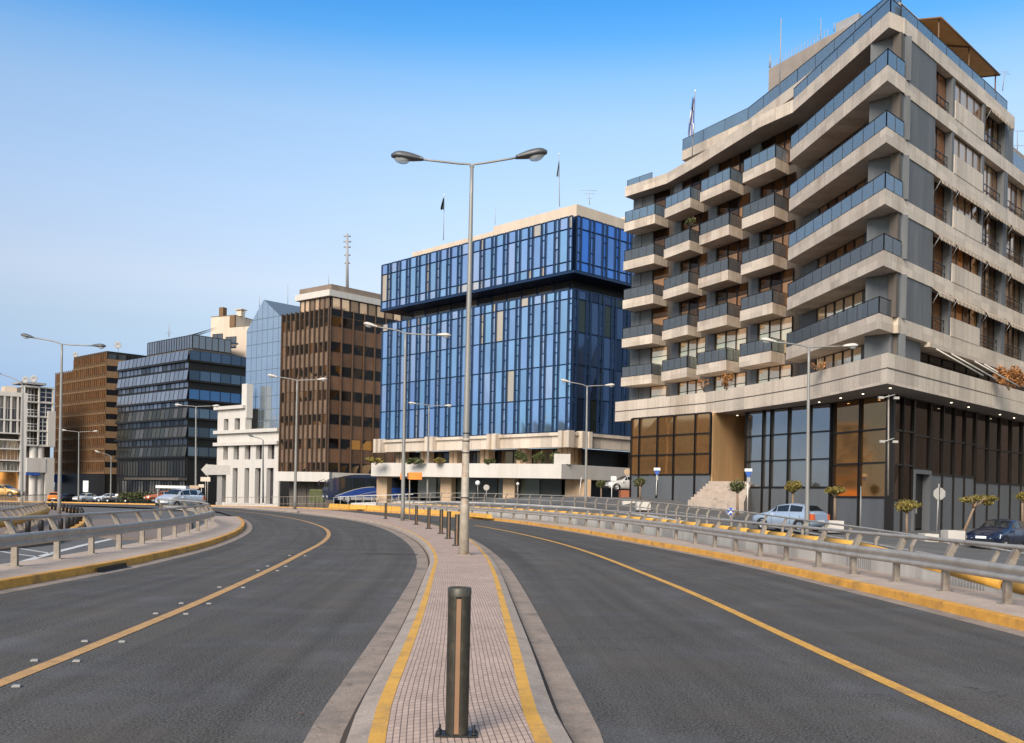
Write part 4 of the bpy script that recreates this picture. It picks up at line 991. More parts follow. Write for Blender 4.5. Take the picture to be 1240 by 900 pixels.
for k in range(7):
    mb = MB(); wingeo(mb, fT, 1.2+k*2.4, 3.5+k*2.4, 1.2, tz0, -3.2, tint=random.choice([(2.6,2.9,2.4),(1.5,1.6,1.4),(3.6,3.8,3.4)])); mb.build('ground_window', [M['g_dark'],M['darkframe']], blue)
q = P(671,557,97.5); mb = MB(); mb.box(q.x,q.x+1.6,q.y,q.y+1.2,tz1,tz1+1.0); mb.build('planter_box', M['white_stone'], blue)
# ================================================================ generic office helper
def mkface(x0,Y0,x1,Y1,y=560):
    a = P(x0,y,Y0); b = P(x1,y,Y1); return Face((a.x,a.y),(b.x-a.x,b.y-a.y)), math.hypot(b.x-a.x,b.y-a.y)
def block2(mb, a, b, depthvec, z0, z1, m=0):
    mb.prism([tuple(a), tuple(b), tuple(b+depthvec), tuple(a+depthvec)], z0, z1, m)
# ---- brown tower
tc = P(397.5, 500, 135.); tl = P(341, 500, 141.5); trr = P(472, 500, 143.)
tower = thing('bronze_tower', (tc.x,tc.y,0), 'brown office tower with vertical fins and a white roof band beside the blue glass', 'building')
TC, TL, TR = (Vector((p.x,p.y)) for p in (tc,tl,trr))
TRn = (TR-TC).normalized(); TLn = (TL-TC).normalized(); TRe = TC+TRn*16
FTL = Face(tuple(TC), TLn); lTL = (TL-TC).length; FTR = Face(tuple(TC), TRn); lTR = 15.6
z1 = lambda y: P(397.5,y,135.).z
zr = z1(372); 
mb = MB(); mb.prism([tuple(TC),tuple(TL),tuple(TL+TRn*15),tuple(TRe)], -1, zr-.1); mb.build('core', M['darkframe'], tower)
rows = [382,413,442,471.5,501,530.5,560]   # window row tops on the right face
Wt = Windows(tower, [M['g_gold'],M['bronze']], 'window', 98); Wl = Windows(tower, [M['g_room'],M['bronze']], 'side_window', 98)
for j,y in enumerate(rows):
    zt = z1(y); zb = z1(y+12.5); zn = z1(rows[j+1]) if j < 6 else z1(572)
    n = 8
    for k in range(n):
        a = lTR*k/n; b = lTR*(k+1)/n
        t = (.12,.12,.16) if (j in (0,) and 1 <= k <= 3) or (j in (2,4) and k >= 1) or (j==3 and k not in (0,4)) or (j==4) or random.random()<.2 else random.choice([(.9,.75,.5),(1.1,.8,.4),(.5,.4,.3)])
        if j == 6: t = random.choice([(1.3,1.4,1.4),(.5,.55,.6),(.8,.8,.8)])
        Wt.add(lambda mb,a=a,b=b,zb=zb,zt=zt,t=t: wingeo(mb, FTR, a+.05,b-.05,zb,zt,.0,tint=t,fw=.12), FTR.pt(a,zt), 2)
    mb = MB()
    for k in range(n): fquad(mb, FTR, lTR*k/n+.04, lTR*(k+1)/n-.04, zn+.03, zb-.03, .03, 0, (lambda v:(v,v*.75,v*.58))(random.uniform(.6,.95)))
    mb.build('spandrel', M['bronze_panel'], tower)
    n = 10
    for k in range(n):
        a = lTL*k/n; b = lTL*(k+1)/n
        t = random.choice([(.9,.95,1.05),(.25,.25,.28),(.6,.5,.42),(1.1,1.15,1.2)])
        Wl.add(lambda mb,a=a,b=b,zb=zb,zt=zt,t=t: wingeo(mb, FTL, a+.03,b-.03,zb,zt,.0,tint=t,fw=.06), FTL.pt(a,zt), 1)
    mb = MB()
    for k in range(n): fquad(mb, FTL, lTL*k/n+.03, lTL*(k+1)/n-.03, zn+.03, zb-.03, .02, 0, (lambda v:(v,v*.98,v*.98))(random.uniform(.65,.95)))
    mb.build('side_spandrel', M['bronze_panel'], tower)
Wt.done(); Wl.done()
for k in range(11):
    mb = MB(); s = lTL*k/10; fbox(mb, FTL, s-.08,s+.08, z1(572), zr, .04, .35); mb.build('fin', M['bronze'], tower)
for k in range(9):
    mb = MB(); s = lTR*k/8; fbox(mb, FTR, s-.06,s+.06, z1(572), zr, .04, .22); mb.build('fin', M['bronze'], tower)
# top: recessed windows, white band, crown
top = Vector((0,0)); ctr = TC+TRn*7+TLn*4
sc = lambda p,k: tuple(ctr+(p-ctr)*k)
TL2 = TC+TLn*(FTL.s_at(361,370)); 
b0, b1, b2 = z1(373), z1(358.5), z1(351)
base4 = [TC,TL2,TL2+TRn*15,TRe]
mb = MB(); mb.prism([sc(p,.985) for p in base4], zr-.12, b0-.01); mb.prism([sc(p,.96) for p in base4], b0, b1, 1); mb.build('crown_storey', [M['bronze'],M['darkframe']], tower)
for fq_,ln_,n_ in ((FTL, lTL*.62, 6),(FTR, lTR*.9, 9)):
    for k in range(n_):
        mb = MB(); wingeo(mb, fq_, .35+ln_*k/n_, .25+ln_*(k+1)/n_, b0-.2, b1-.05, -.12, tint=random.choice([(1.6,1.5,1.4),(.7,.65,.6),(2.0,1.9,1.8)]), fw=.2); mb.build('crown_window', [M['g_room'],M['bronze']], tower)
mb = MB(); mb.prism([sc(p,1.06) for p in base4], b1, b2); mb.build('white_band', M['white_stone'], tower)
mb = MB(); mb.prism([sc(p,.98) for p in base4], b2, z1(343.5)); mb.build('crown', M['bronze_panel'], tower)
for u in range(0):
    s = lTL*.8*u/11; fbox(mb, FTL, s-.05, s+.05, b2+.02, z1(343.5)-.05, -.12, .02)

# podium canopy of the tower
fP, lP = mkface(334,132,399,129)
mb = MB(); fbox(mb, fP, 0, lP, P(366,583,131).z, P(366,571.5,131).z, -8, 0); mb.build('canopy', M['white_stone'], tower)
fP2, lP2 = mkface(399,129,452,133.5)
mb = MB(); fbox(mb, fP2, .02, lP2, P(420,580.5,131).z, P(420,573,131).z, -6, -.3); mb.build('canopy', M['white_stone'], tower)
mb = MB(); 
for k in range(5): fbox(mb, fP, .5+k*1.4, 1.8+k*1.4, -.6, P(366,583,131).z, -2.6, -2.5)
mb.build('shutter', M['greydark'], tower)
# ---- gable glass building and white stone building
wh = thing('white_stone_building', (P(263,600,152).x,152,0), 'white stone building with tall arcade pillars and dark windows below the gabled glass block', 'building')
fW5, lW5 = mkface(262.5,152,338,141.5)
zw = lambda y,x=263,Y=152.: P(x,y,Y).z
zbse = -2.
segs = MB()
th = 1.1
mxs = [fW5.s_at(x,560) for x in (262.5,276,282,300,320,338)]
def wpx(x): return fW5.s_at(x, 560)
ztop_l = zw(495); zc2 = zw(525); 
mb = MB(); mb.prism([fW5.pt(0,0,-th)[:2], fW5.pt(lW5,0,-th)[:2], fW5.pt(lW5,0,-14)[:2], fW5.pt(0,0,-14)[:2]], zbse, zc2-.2); mb.build('core', M['darkframe'], wh)
mb = MB(); e = wpx(296)
mb.prism([fW5.pt(0,0,-th)[:2], fW5.pt(e,0,-th)[:2], fW5.pt(e,0,-12)[:2], fW5.pt(0,0,-12)[:2]], zc2-.2, ztop_l-.2); mb.build('upper_core', M['darkframe'], wh)
op1 = [(270,275.5),(283,289.5)]; op2 = [(270,275.5),(282.5,289),(296,303),(309.5,317),(324,332)]; op3 = [(282,288),(296.5,302),(309,316),(323,331.5)]
def wallband(name, ops, ya, yb, x0, x1, m):
    z1_, z0_ = zw(ya), zw(yb); mb = MB(); prev = wpx(x0)
    for a,b in ops: fbox(mb, fW5, prev, wpx(a), z0_, z1_, -th, 0); prev = wpx(b)
    fbox(mb, fW5, prev, wpx(x1), z0_, z1_, -th, 0); mb.build(name, m, wh)
    for a,b in ops:
        mb = MB(); wingeo(mb, fW5, wpx(a), wpx(b), z0_, z1_, -.75, nz=3, tint=(1.1,1.1,1.2), fw=.12); mb.build('window', [M['g_dark'],M['darkframe']], wh)
def solid(ya, yb, x0, x1, o=0., nm='wall'): 
    mb = MB(); fbox(mb, fW5, wpx(x0), wpx(x1), zw(yb), zw(ya), -th, o); mb.build(nm, M['white_stone'], wh)
solid(495,508,262.5,296); wallband('pillar_row', op1, 508, 522.5, 262.5, 296, M['white_stone']); solid(522.5,538,262.5,338)
wallband('pillar_row', op2, 538, 557, 262.5, 338, M['white_stone']); solid(557,567,262.5,338)
wallband('pillar_row', op3, 567, 608, 274, 338, M['white_stone']); solid(608,616,262.5,338)
for y,x1 in ((495,296),(524,338),(538.5,338)):
    mb = MB(); fbox(mb, fW5, wpx(262)-.3, wpx(x1), zw(y)-.25, zw(y)+.25, -.2, .5); mb.build('cornice', M['white_stone'], wh)
solid(468,508,291,297,-.02,'chimney_wall'); 
mb = MB(); fbox(mb, fW5, wpx(262.5), wpx(274), zw(575), zw(565), -3, .6); fbox(mb, fW5, wpx(264), wpx(270), -2, zw(575), -.5, .1); mb.build('porch', M['signgrey'], wh)
gb = thing('gabled_glass_block', (P(318,500,147).x,147,0), 'pale blue mirror glass block with a pointed gable behind the white stone building', 'building')
fG, lG = mkface(295.5,151,340.5,144.8)
gz_ = lambda x,y: (fG.s_at(x,y), fG.z_at(x,y))
ap = gz_(319.5,363); el = gz_(295.5,401); er = gz_(339.5,388); b0_ = gz_(295.5,521)[1]
poly = [(0,b0_),(lG,b0_),(lG,er[1]),(ap[0],ap[1]),(0,el[1])]
mb = MB(); F0 = [fG.pt(s,z,0) for s,z in poly]; F1 = [fG.pt(s,z,-14) for s,z in poly]
for k in range(5): mb.face([F0[k],F0[(k+1)%5],F1[(k+1)%5],F1[k]], 1)
mb.face(F1, 1); mb.face([p for p in F0], 0)
mb.build('facade', [M['g_ice'],M['slate']], gb)
ys = [386,400,416,432,448,464,480,496,510]
mb = MB()
for y in ys:
    a = fG.z_at(319,y); s0,s1 = 0,lG
    if a > el[1]: k=(a-el[1])/(ap[1]-el[1]); s0 = k*ap[0]
    if a > er[1]: k=(a-er[1])/(ap[1]-er[1]); s1 = lG-(lG-ap[0])*k
    if s1>s0: fbox(mb, fG, s0,s1,a-.05,a+.05,-.05,.03)
for k in range(1,7):
    s = lG*k/7; zt_ = lerp(el[1],ap[1],s/ap[0]) if s < ap[0] else lerp(ap[1],er[1],(s-ap[0])/(lG-ap[0])); fbox(mb, fG, s-.03,s+.03,b0_,zt_,-.05,.025)
mb.build('glazing_grid', M['slate'], gb)
mb = MB(); fbox(mb, fG, lG-.25, lG+.15, b0_, er[1], -14, .2); mb.build('edge_strip', M['white_stone'], gb)
# ---- dark banded building
dc = P(228,500,170.); dl = P(143,500,188.)
dk = thing('banded_office', (dc.x,dc.y,0), 'dark navy glass office building with slanted glass bands and terraces', 'building')
DC, DL = Vector((dc.x,dc.y)), Vector((dl.x,dl.y)); dLn = (DL-DC).normalized(); dRn = Vector((-dLn.y,dLn.x)); dRn = -dRn if dRn.y < 0 else dRn
FDL = Face(tuple(DC), dLn); lDL = (DL-DC).length; FDR = Face(tuple(DC), dRn); lDR = 14.
zd = lambda y: P(228,y,170.).z
mb = MB(); mb.prism([tuple(DC),tuple(DL),tuple(DL+dRn*lDR),tuple(DC+dRn*lDR)], -3, zd(437)); mb.build('core', M['darkframe'], dk)
bandy = [(424,435.5),(448,459.7),(471,483),(494,505.5),(517,528.5),(541,552)]
Wd = Windows(dk, [M['g_slate'],M['darkframe']], 'window', 98); Wd2 = Windows(dk, [M['g_band'],M['blueframe']], 'side_window', 60)
for j,(ya,yb) in enumerate(bandy):
    n = 17
    for k in range(n):
        a = lDL*k/n; b = lDL*(k+1)/n
        t = random.uniform(.85,1.15); tc_ = (t,t,t) if j < 3 else random.choice([(.38,.33,.22),(.22,.2,.14),(.55,.45,.35),(.3,.3,.24)])  # lower rows tinted olive-brown, painting in reflected trees
        def fn(mb, a=a, b=b, za=zd(ya), zb=zd(yb), t=tc_):
            mb.face([FDL.pt(a+.03,zb,.38),FDL.pt(b-.03,zb,.38),FDL.pt(b-.03,za,.14),FDL.pt(a+.03,za,.14)], 0, t)
            mb.box8([FDL.pt(a-.03,zb,.3),FDL.pt(a+.03,zb,.3),FDL.pt(a+.03,zb,.42),FDL.pt(a-.03,zb,.42),FDL.pt(a-.03,za,.08),FDL.pt(a+.03,za,.08),FDL.pt(a+.03,za,.18),FDL.pt(a-.03,za,.18)], 1)
        Wd.add(fn, FDL.pt(a,0), 1.5)
        if j < 5:
            zc, zcc = zd(yb)+0, zd(bandy[j+1][0])
            def fn2(mb, a=a, b=b, z0=zcc, z1=zc, t=random.choice([.6,.8,1.,.3]) * (1 if j<3 else .35)):
                wingeo(mb, FDL, a+.04, b-.04, z0+.35, z1-.3, .06, tint=(t,t,t), fw=.08)
            Wd.add(fn2, FDL.pt(a,0), 1.0)
    mb = MB(); fbox(mb, FDL, -.2, lDL, zd(yb)-.35, zd(yb)-.02, -.1, .62); fbox(mb, FDR, -.0, lDR, zd(yb)-.35, zd(yb)-.02, -.1, .62); mb.build('ledge', M['darkframe'], dk)
    n = 7
    for k in range(n):
        a = lDR*k/n; b = lDR*(k+1)/n
        t = random.uniform(.6,1.4)
        Wd2.add(lambda mb,a=a,b=b,za=zd(ya),zb=zd(yb),t=t,j=j: wingeo(mb, FDR, a+.04,b-.04,zb,za,.06,tint=((t,t*1.1,t*1.3) if j!=2 else (.8,1.4,2.4))), FDR.pt(a,0), 1)
Wd.done(); Wd2.done()
# upper glass storey and the glass penthouse strip
za, zb_ = zd(420), zd(404.5)
u1 = FDL.s_at(176,410)
mb = MB(); mb.prism([FDL.pt(-1+1,0,-.5)[:2],FDL.pt(u1,0,-.5)[:2],FDL.pt(u1,0,-8)[:2],FDL.pt(0,0,-8)[:2]], zd(437), zb_, 0); mb.build('upper_storey', M['greydark'], dk)
fU = Face(tuple(FDL.pt(0,0,-.5)[:2]), dLn); fV = Face(tuple(FDL.pt(0,0,-.5)[:2]), dRn)
for k in range(9):
    mb = MB(); wingeo(mb, fU, u1*k/9, u1*(k+1)/9, zd(421), zb_-.1, .05, nx=2, fw=.08, tint=(lambda v:(v,v,v))(random.uniform(.8,1.1))); mb.build('upper_window', [M['g_slate'],M['darkframe']], dk)
for k in range(3):
    mb = MB(); wingeo(mb, fV, 7.4*k/3, 7.4*(k+1)/3, zd(421), zb_-.1, .05, nx=2, fw=.08, tint=(.5,.5,.55)); mb.build('upper_window', [M['g_slate'],M['darkframe']], dk)
mb = MB(); mb.prism([FDR.pt(.5,0,-1)[:2],FDR.pt(10,0,-1)[:2],FDR.pt(10,0,-8)[:2],FDR.pt(.5,0,-8)[:2]], zb_-.5, zd(406), 0); mb.build('terrace_storey', M['g_band'], dk)
mb = MB(); mb.face([FDL.pt(.0,zd(403),-1),FDL.pt(FDL.s_at(206,405),zd(404),-1),FDL.pt(FDL.s_at(206,405),zd(396),-5),FDL.pt(-1,zd(391),-5)]); mb.face([FDL.pt(.0,zd(403)-.3,-1),FDL.pt(FDL.s_at(206,405),zd(404)-.3,-1),FDL.pt(FDL.s_at(206,405),zd(396)-.3,-5),FDL.pt(-1,zd(391)-.3,-5)]); mb.build('sloped_roof', M['grey'], dk)
for k in range(12):
    mb = MB(); wingeo(mb, FDL, .5+k*2.15, 2.5+k*2.15, zd(604), zd(583), .06, nx=2, tint=random.choice([(.8,.8,.8),(1.6,1.4,1.1),(.4,.4,.4),(2.4,2.2,1.8)]), fw=.12); mb.build('shop_window', [M['g_dark'],M['darkframe']], dk)
    mb = MB(); wingeo(mb, FDL, .5+k*2.15, 2.5+k*2.15, zd(577), zd(558), .06, nx=2, tint=random.choice([(.5,.5,.45),(.9,.8,.6),(.3,.3,.3)]), fw=.12); mb.build('upper_shop_window', [M['g_dark'],M['darkframe']], dk)
mb = MB(); fbox(mb, FDL, 0, 20, zd(582), zd(579), 0, 1.6); mb.build('canopy', M['greydark'], dk)
# ---- cream building behind
cr = thing('cream_building', (P(270,430,186).x,186,0), 'cream rendered building with a brown stair tower behind the dark banded office', 'building')
fCr, lCr = mkface(252,184,299,180)
zc_ = lambda y: P(252,y,184).z
mb = MB(); a = fCr.s_at(284.5,400)
fbox(mb, fCr, 0, a, 5, zc_(384.5), -10, 0); fbox(mb, fCr, a+.01, lCr, 5, zc_(398.5), -10, 0); mb.build('wall', M['cream'], cr)
mb = MB(); mb.prism([fCr.pt(0,0,.01)[:2],fCr.pt(a,0,.01)[:2],fCr.pt(a-.2,0,-8)[:2],fCr.pt(.3,0,-8)[:2]], zc_(384.5), zc_(384.5)+.15); fbox(mb, fCr, a-1.2,a+.01,zc_(398),zc_(384.6),-.2,.15); mb.build('roof', M['roofbrown'], cr)
mb = MB(); fbox(mb, fCr, fCr.s_at(260.5,380), fCr.s_at(265.5,380), zc_(384), zc_(371.5), -2, -1); mb.build('chimney', M['roofbrown'], cr)
mb = MB(); s = fCr.s_at(282,380); fbox(mb, fCr, s,s+1.1, zc_(384), zc_(377), -2,-1); fbox(mb, fCr, s-.3,s+1.4, zc_(376.5), zc_(375.5), -2.3,-.7); mb.build('chimney', M['cream'], cr)
for (xa,xb,ya,yb) in ((274,286.5,409.5,423),(258,270,405,432)):
    mb = MB(); wingeo(mb, fCr, fCr.s_at(xa,400), fCr.s_at(xb,400), zc_(yb), zc_(ya), .05, nx=2); mb.build('window', [M['g_dark'],M['darkframe']], cr)
# ---- brown building far left
o7a, o7b = P(66,500,205.), P(127,500,196.)
br = thing('copper_office', (o7b.x,o7b.y,0), 'long copper brown office building with dense vertical fins at the left', 'building')
fB7, lB7 = mkface(66,214,127,197); fB8, lB8 = mkface(127,197,150,199)
z7 = lambda y: P(127,y,197).z
sx = fB7.s_at(88.5,450)
mb = MB(); fbox(mb, fB7, sx, lB7, -3, z7(425), -14, -.1); fbox(mb, fB7, 0, sx, -3, P(88,450,208).z, -14, -.12); fbox(mb, fB8, 0, lB8, -3, z7(427), -14, -.1); mb.build('core', M['darkframe'], br)
W7 = Windows(br, [M['g_gold'],M['bronze']], 'window', 98)
nrow = 10; zt7 = z7(428); zb7 = z7(574)
for j in range(nrow):
    zA = lerp(zt7,zb7,j/nrow); zB = lerp(zt7,zb7,(j+1)/nrow)
    n = 26
    for k in range(n):
        a = lB7*k/n; b = lB7*(k+1)/n
        if j == 0 and b < sx+.2: continue
        if j == 0 and a < sx: a = sx
        r = j/nrow; t = random.choice([(1.,.9,.8),(.4,.3,.2),(.8,.5,.3),(.6,.4,.25)])
        W7.add(lambda mb,a=a,b=b,zA=zA,zB=zB,t=t: (fquad(mb,fB7,a+.06,b-.06,zB+.9,zA-.05,.0,0,t,.01), fquad(mb,fB7,a+.06,b-.06,zB,zB+.85,.0,1)), fB7.pt(a,0), 1)
    mb = MB(); fbox(mb, fB7, (0 if j else sx), lB7, zB+.0, zB+.35, -.1, .12); fbox(mb, fB8, 0, lB8, zB, zB+1.3, -.1,.1); mb.build('spandrel', M['roofbrown'], br)
    for (q0,q1) in ((.2,1.7),(2.2,3.6)):
        mb = MB(); wingeo(mb, fB8, q0,q1, zB+1.35, zA-.05, .0, tint=(.4,.4,.45)); mb.build('side_window', [M['g_dark'],M['darkframe']], br)
W7.done()
mb = MB()
for k in range(27):
    s = lB7*k/26; fbox(mb, fB7, s-.05, s+.05, zb7, zt7+.5 if s > sx else P(88,450,208).z+.3, .0, .22)
mb.build('fins', M['roofbrown'], br, kind='stuff')
mb = MB(); fbox(mb, fB7, .5, 4.5, z7(585), z7(575), 0, 2.5); mb.build('blue_awning', M['blue'], br)
# ---- white buildings far left
wb = thing('white_office', (P(45,500,190).x,190,0), 'white office with stacked open balconies and round columns beside the copper office', 'building')
fa, la = mkface(29,192,66,196)
zq = lambda y,Y=192: P(45,y,Y).z
mb = MB(); fbox(mb, fa, 0, la, -3, zq(468), -12, -2.5); mb.build('core', M['greydark'], wb)
px7 = lambda x: fa.s_at(x,520)
mb = MB()
for y in (467,485.5,503,520.5,538.5): fbox(mb, fa, px7(28.5), px7(66 if y < 480 else 66.5), zq(y+1.6), zq(y), -2.6, 0)
mb.build('floor_slab', M['white_stone'], wb)
mb = MB()
for x,w in ((28.5,1.2),(46,1.6),(63.5,1)): fbox(mb, fa, px7(x), px7(x+w), zq(539), zq(467), -.4, .05)
mb.build('frame', M['white_stone'], wb)
mb = MB(); fbox(mb, fa, px7(57.5), px7(66.5), zq(540), zq(496), -1, .25); fbox(mb, fa, px7(56), px7(66.5), -3, zq(553.5), -2, .1); mb.build('tiled_wall', M['white_stone'], wb)
for j,(ya,yb) in enumerate(((468,485),(487,503),(505,520),(522,538))):
    mb = MB(); wingeo(mb, fa, px7(47.5), px7(57 if j>1 else 63), zq(yb), zq(ya), -.3, nx=2, nz=3, tint=(.5,.55,.8), fw=.15); mb.build('window', [M['g_dark'],M['white_stone']], wb)
    mb = MB(); wingeo(mb, fa, px7(30), px7(45.5), zq(yb), zq(ya), -2.3, nx=4, nz=2, tint=(1.5,1.6,1.6), fw=.12); mb.build('window', [M['g_dark'],M['white_stone']], wb)
    mb = MB(); mb.tube([fa.pt(px7(30),zq(yb)+1.1,-.1), fa.pt(px7(45.5),zq(yb)+1.1,-.1)], .06, 5); mb.tube([fa.pt(px7(30),zq(yb)+.6,-.1), fa.pt(px7(45.5),zq(yb)+.6,-.1)], .04, 5); mb.build('railing', M['white'], wb)
mb = MB(); fbox(mb, fa, px7(33), px7(56), zq(572), zq(554.5), -2, .2); sgn = mb.build('sign_wall', M['white_stone'], wb)
for k,x in enumerate((42,50)):
    mb = MB(); p = fa.pt(px7(x+1.5),0,-1.0); mb.lathe([(.75,-3),(.75,zq(540))], (p.x,p.y,0), 14); mb.build('column', M['white_stone'], wb)
# raised letters on the white front
def textmesh(txt, size, name, m, parent, f, s, z, o, depth=.06, bold=.0):
    cu = bpy.data.curves.new(name,'FONT'); cu.body = txt; cu.size = size; cu.extrude = depth; cu.align_x = 'CENTER'; cu.offset = bold
    ob = bpy.data.objects.new(name, cu); dg = bpy.context.evaluated_depsgraph_get()
    me = bpy.data.meshes.new_from_object(ob); bpy.data.objects.remove(ob)
    me.materials.clear(); me.materials.append(m)
    o2 = bpy.data.objects.new(name, me); C.objects.link(o2); o2.parent = parent
    p = f.pt(s,z,o)-ORG[parent.name]; X = Vector((f.d.x,f.d.y,0)); Nn = Vector((f.n.x,f.n.y,0))
    if X.cross(Vector((0,0,1))).dot(Nn) < 0: X = -X
    o2.matrix_local = Matrix(((X.x,0,Nn.x,p.x),(X.y,0,Nn.y,p.y),(0,1,0,p.z),(0,0,0,1)))
    ORG[o2.name] = ORG[parent.name]
    return o2

mb = MB(); fbox(mb, fa, px7(32), px7(48), zq(575.5), zq(572.5), -.5, .4); mb.build('blue_fascia', M['blue'], wb)
mb = MB(); fbox(mb, fa, px7(30), px7(62), zq(463), zq(460.5), -8, -3); mb.build('roof_plant', M['grey'], wb)
wc = thing('white_frame_building', (P(10,500,150).x,150,0), 'white framed building with glazed grid front and amber ground floor, left edge', 'building')
fc, lc = mkface(-60,150,28,156)
zq2 = lambda y: P(14,y,155).z; p8 = lambda x: fc.s_at(x,520)
mb = MB(); fbox(mb, fc, 0, lc, -3, zq2(478), -12, -2); mb.build('core', M['greydark'], wc)
mb = MB(); fbox(mb, fc, 0, lc, zq2(480), zq2(475), -3, 0); fbox(mb, fc, p8(25), lc+.4, -3, zq2(475.1), -2, .05)
for y in (508,524,532,543,557,570): fbox(mb, fc, 0, p8(25)-.01, zq2(y+1.5), zq2(y), -2, .02)
for x in (-8,4,12,20): fbox(mb, fc, p8(x), p8(x)+.25, zq2(524), zq2(480.2), -.3,-.05)
mb.build('frame', M['white_stone'], wc)
for j,(ya,yb) in enumerate(((480.5,494),(494.5,508),(510,524),(533.5,543),(545,557),(560,570))):
    for u in range(6):
        x0 = -60+u*14; x1 = x0+13.6
        mb = MB(); wingeo(mb, fc, p8(max(x0,-58)), min(p8(x1),p8(24.8)), zq2(yb), zq2(ya), -.8, nx=3, tint=random.choice([(1.8,1.9,2),(3.2,3,2.8),(1.2,1.3,1.5)]) if j != 4 else (2.6,1.8,1.2)); mb.build('window', [M['g_dark'],M['white_stone']], wc)
mb = MB(); fbox(mb, fc, 0, p8(24.5), -1.5, zq2(572), -1.2, -1.1); mb.build('shopfront', M['g_amber'], wc)
mb = MB(); fbox(mb, fc, p8(9), p8(24), zq2(475), zq2(466), -6, -3); mb.build('roof_box', M['cream'], wc)
# ---- buildings across the road, behind the photographer, that the glass fronts mirror
def mirrorblock(x, y, w, d, h, label, m):
    r = thing('apartment_block', (x,y,0), label, 'building', 'buildings mirrored in the glass fronts')
    mb = MB(); mb.box(x-w/2,x+w/2,y-d/2,y+d/2,-3,h); mb.build('wall', m, r)
    for fc,ln in ((Face((x-w/2,y+d/2),(1,0)),w),(Face((x+w/2,y-d/2),(0,1)),d)):
        fc.n = Vector((0,1)) if fc.d.x > .5 else Vector((1,0))
        mb = MB(); k = int(h/3.2); n = int(ln/2.6)
        for j in range(1,k):
            fbox(mb, fc, .3, ln-.3, j*3.2-.25, j*3.2+.75, 0, 1.1, 0)
            for i in range(n): fquad(mb, fc, .6+i*2.6, 2.2+i*2.6, j*3.2+.3, j*3.2+2.6, .03, 1)
        mb.build('balconies', [m, M['g_dark']], r)
mirrorblock(-62,-22,26,20,20,'cream apartment block mirrored in the left amber shop windows', M['cream'])
mirrorblock(-98,14,24,26,23,'pale apartment block mirrored in the amber shopfront', M['white_stone'])
mirrorblock(-20,-62,28,16,15,'beige apartment block mirrored in the glass office front', M['stone'])
mirrorblock(-92,62,22,24,14,'cream apartment block mirrored in the clear shop windows', M['cream'])
mirrorblock(72,89,30,30,25,'tall dark apartment block across the side street right of the picture', M['soffit'])
mirrorblock(-112,98,22,26,17,'grey apartment block mirrored in the dark banded office', M['soffit'])
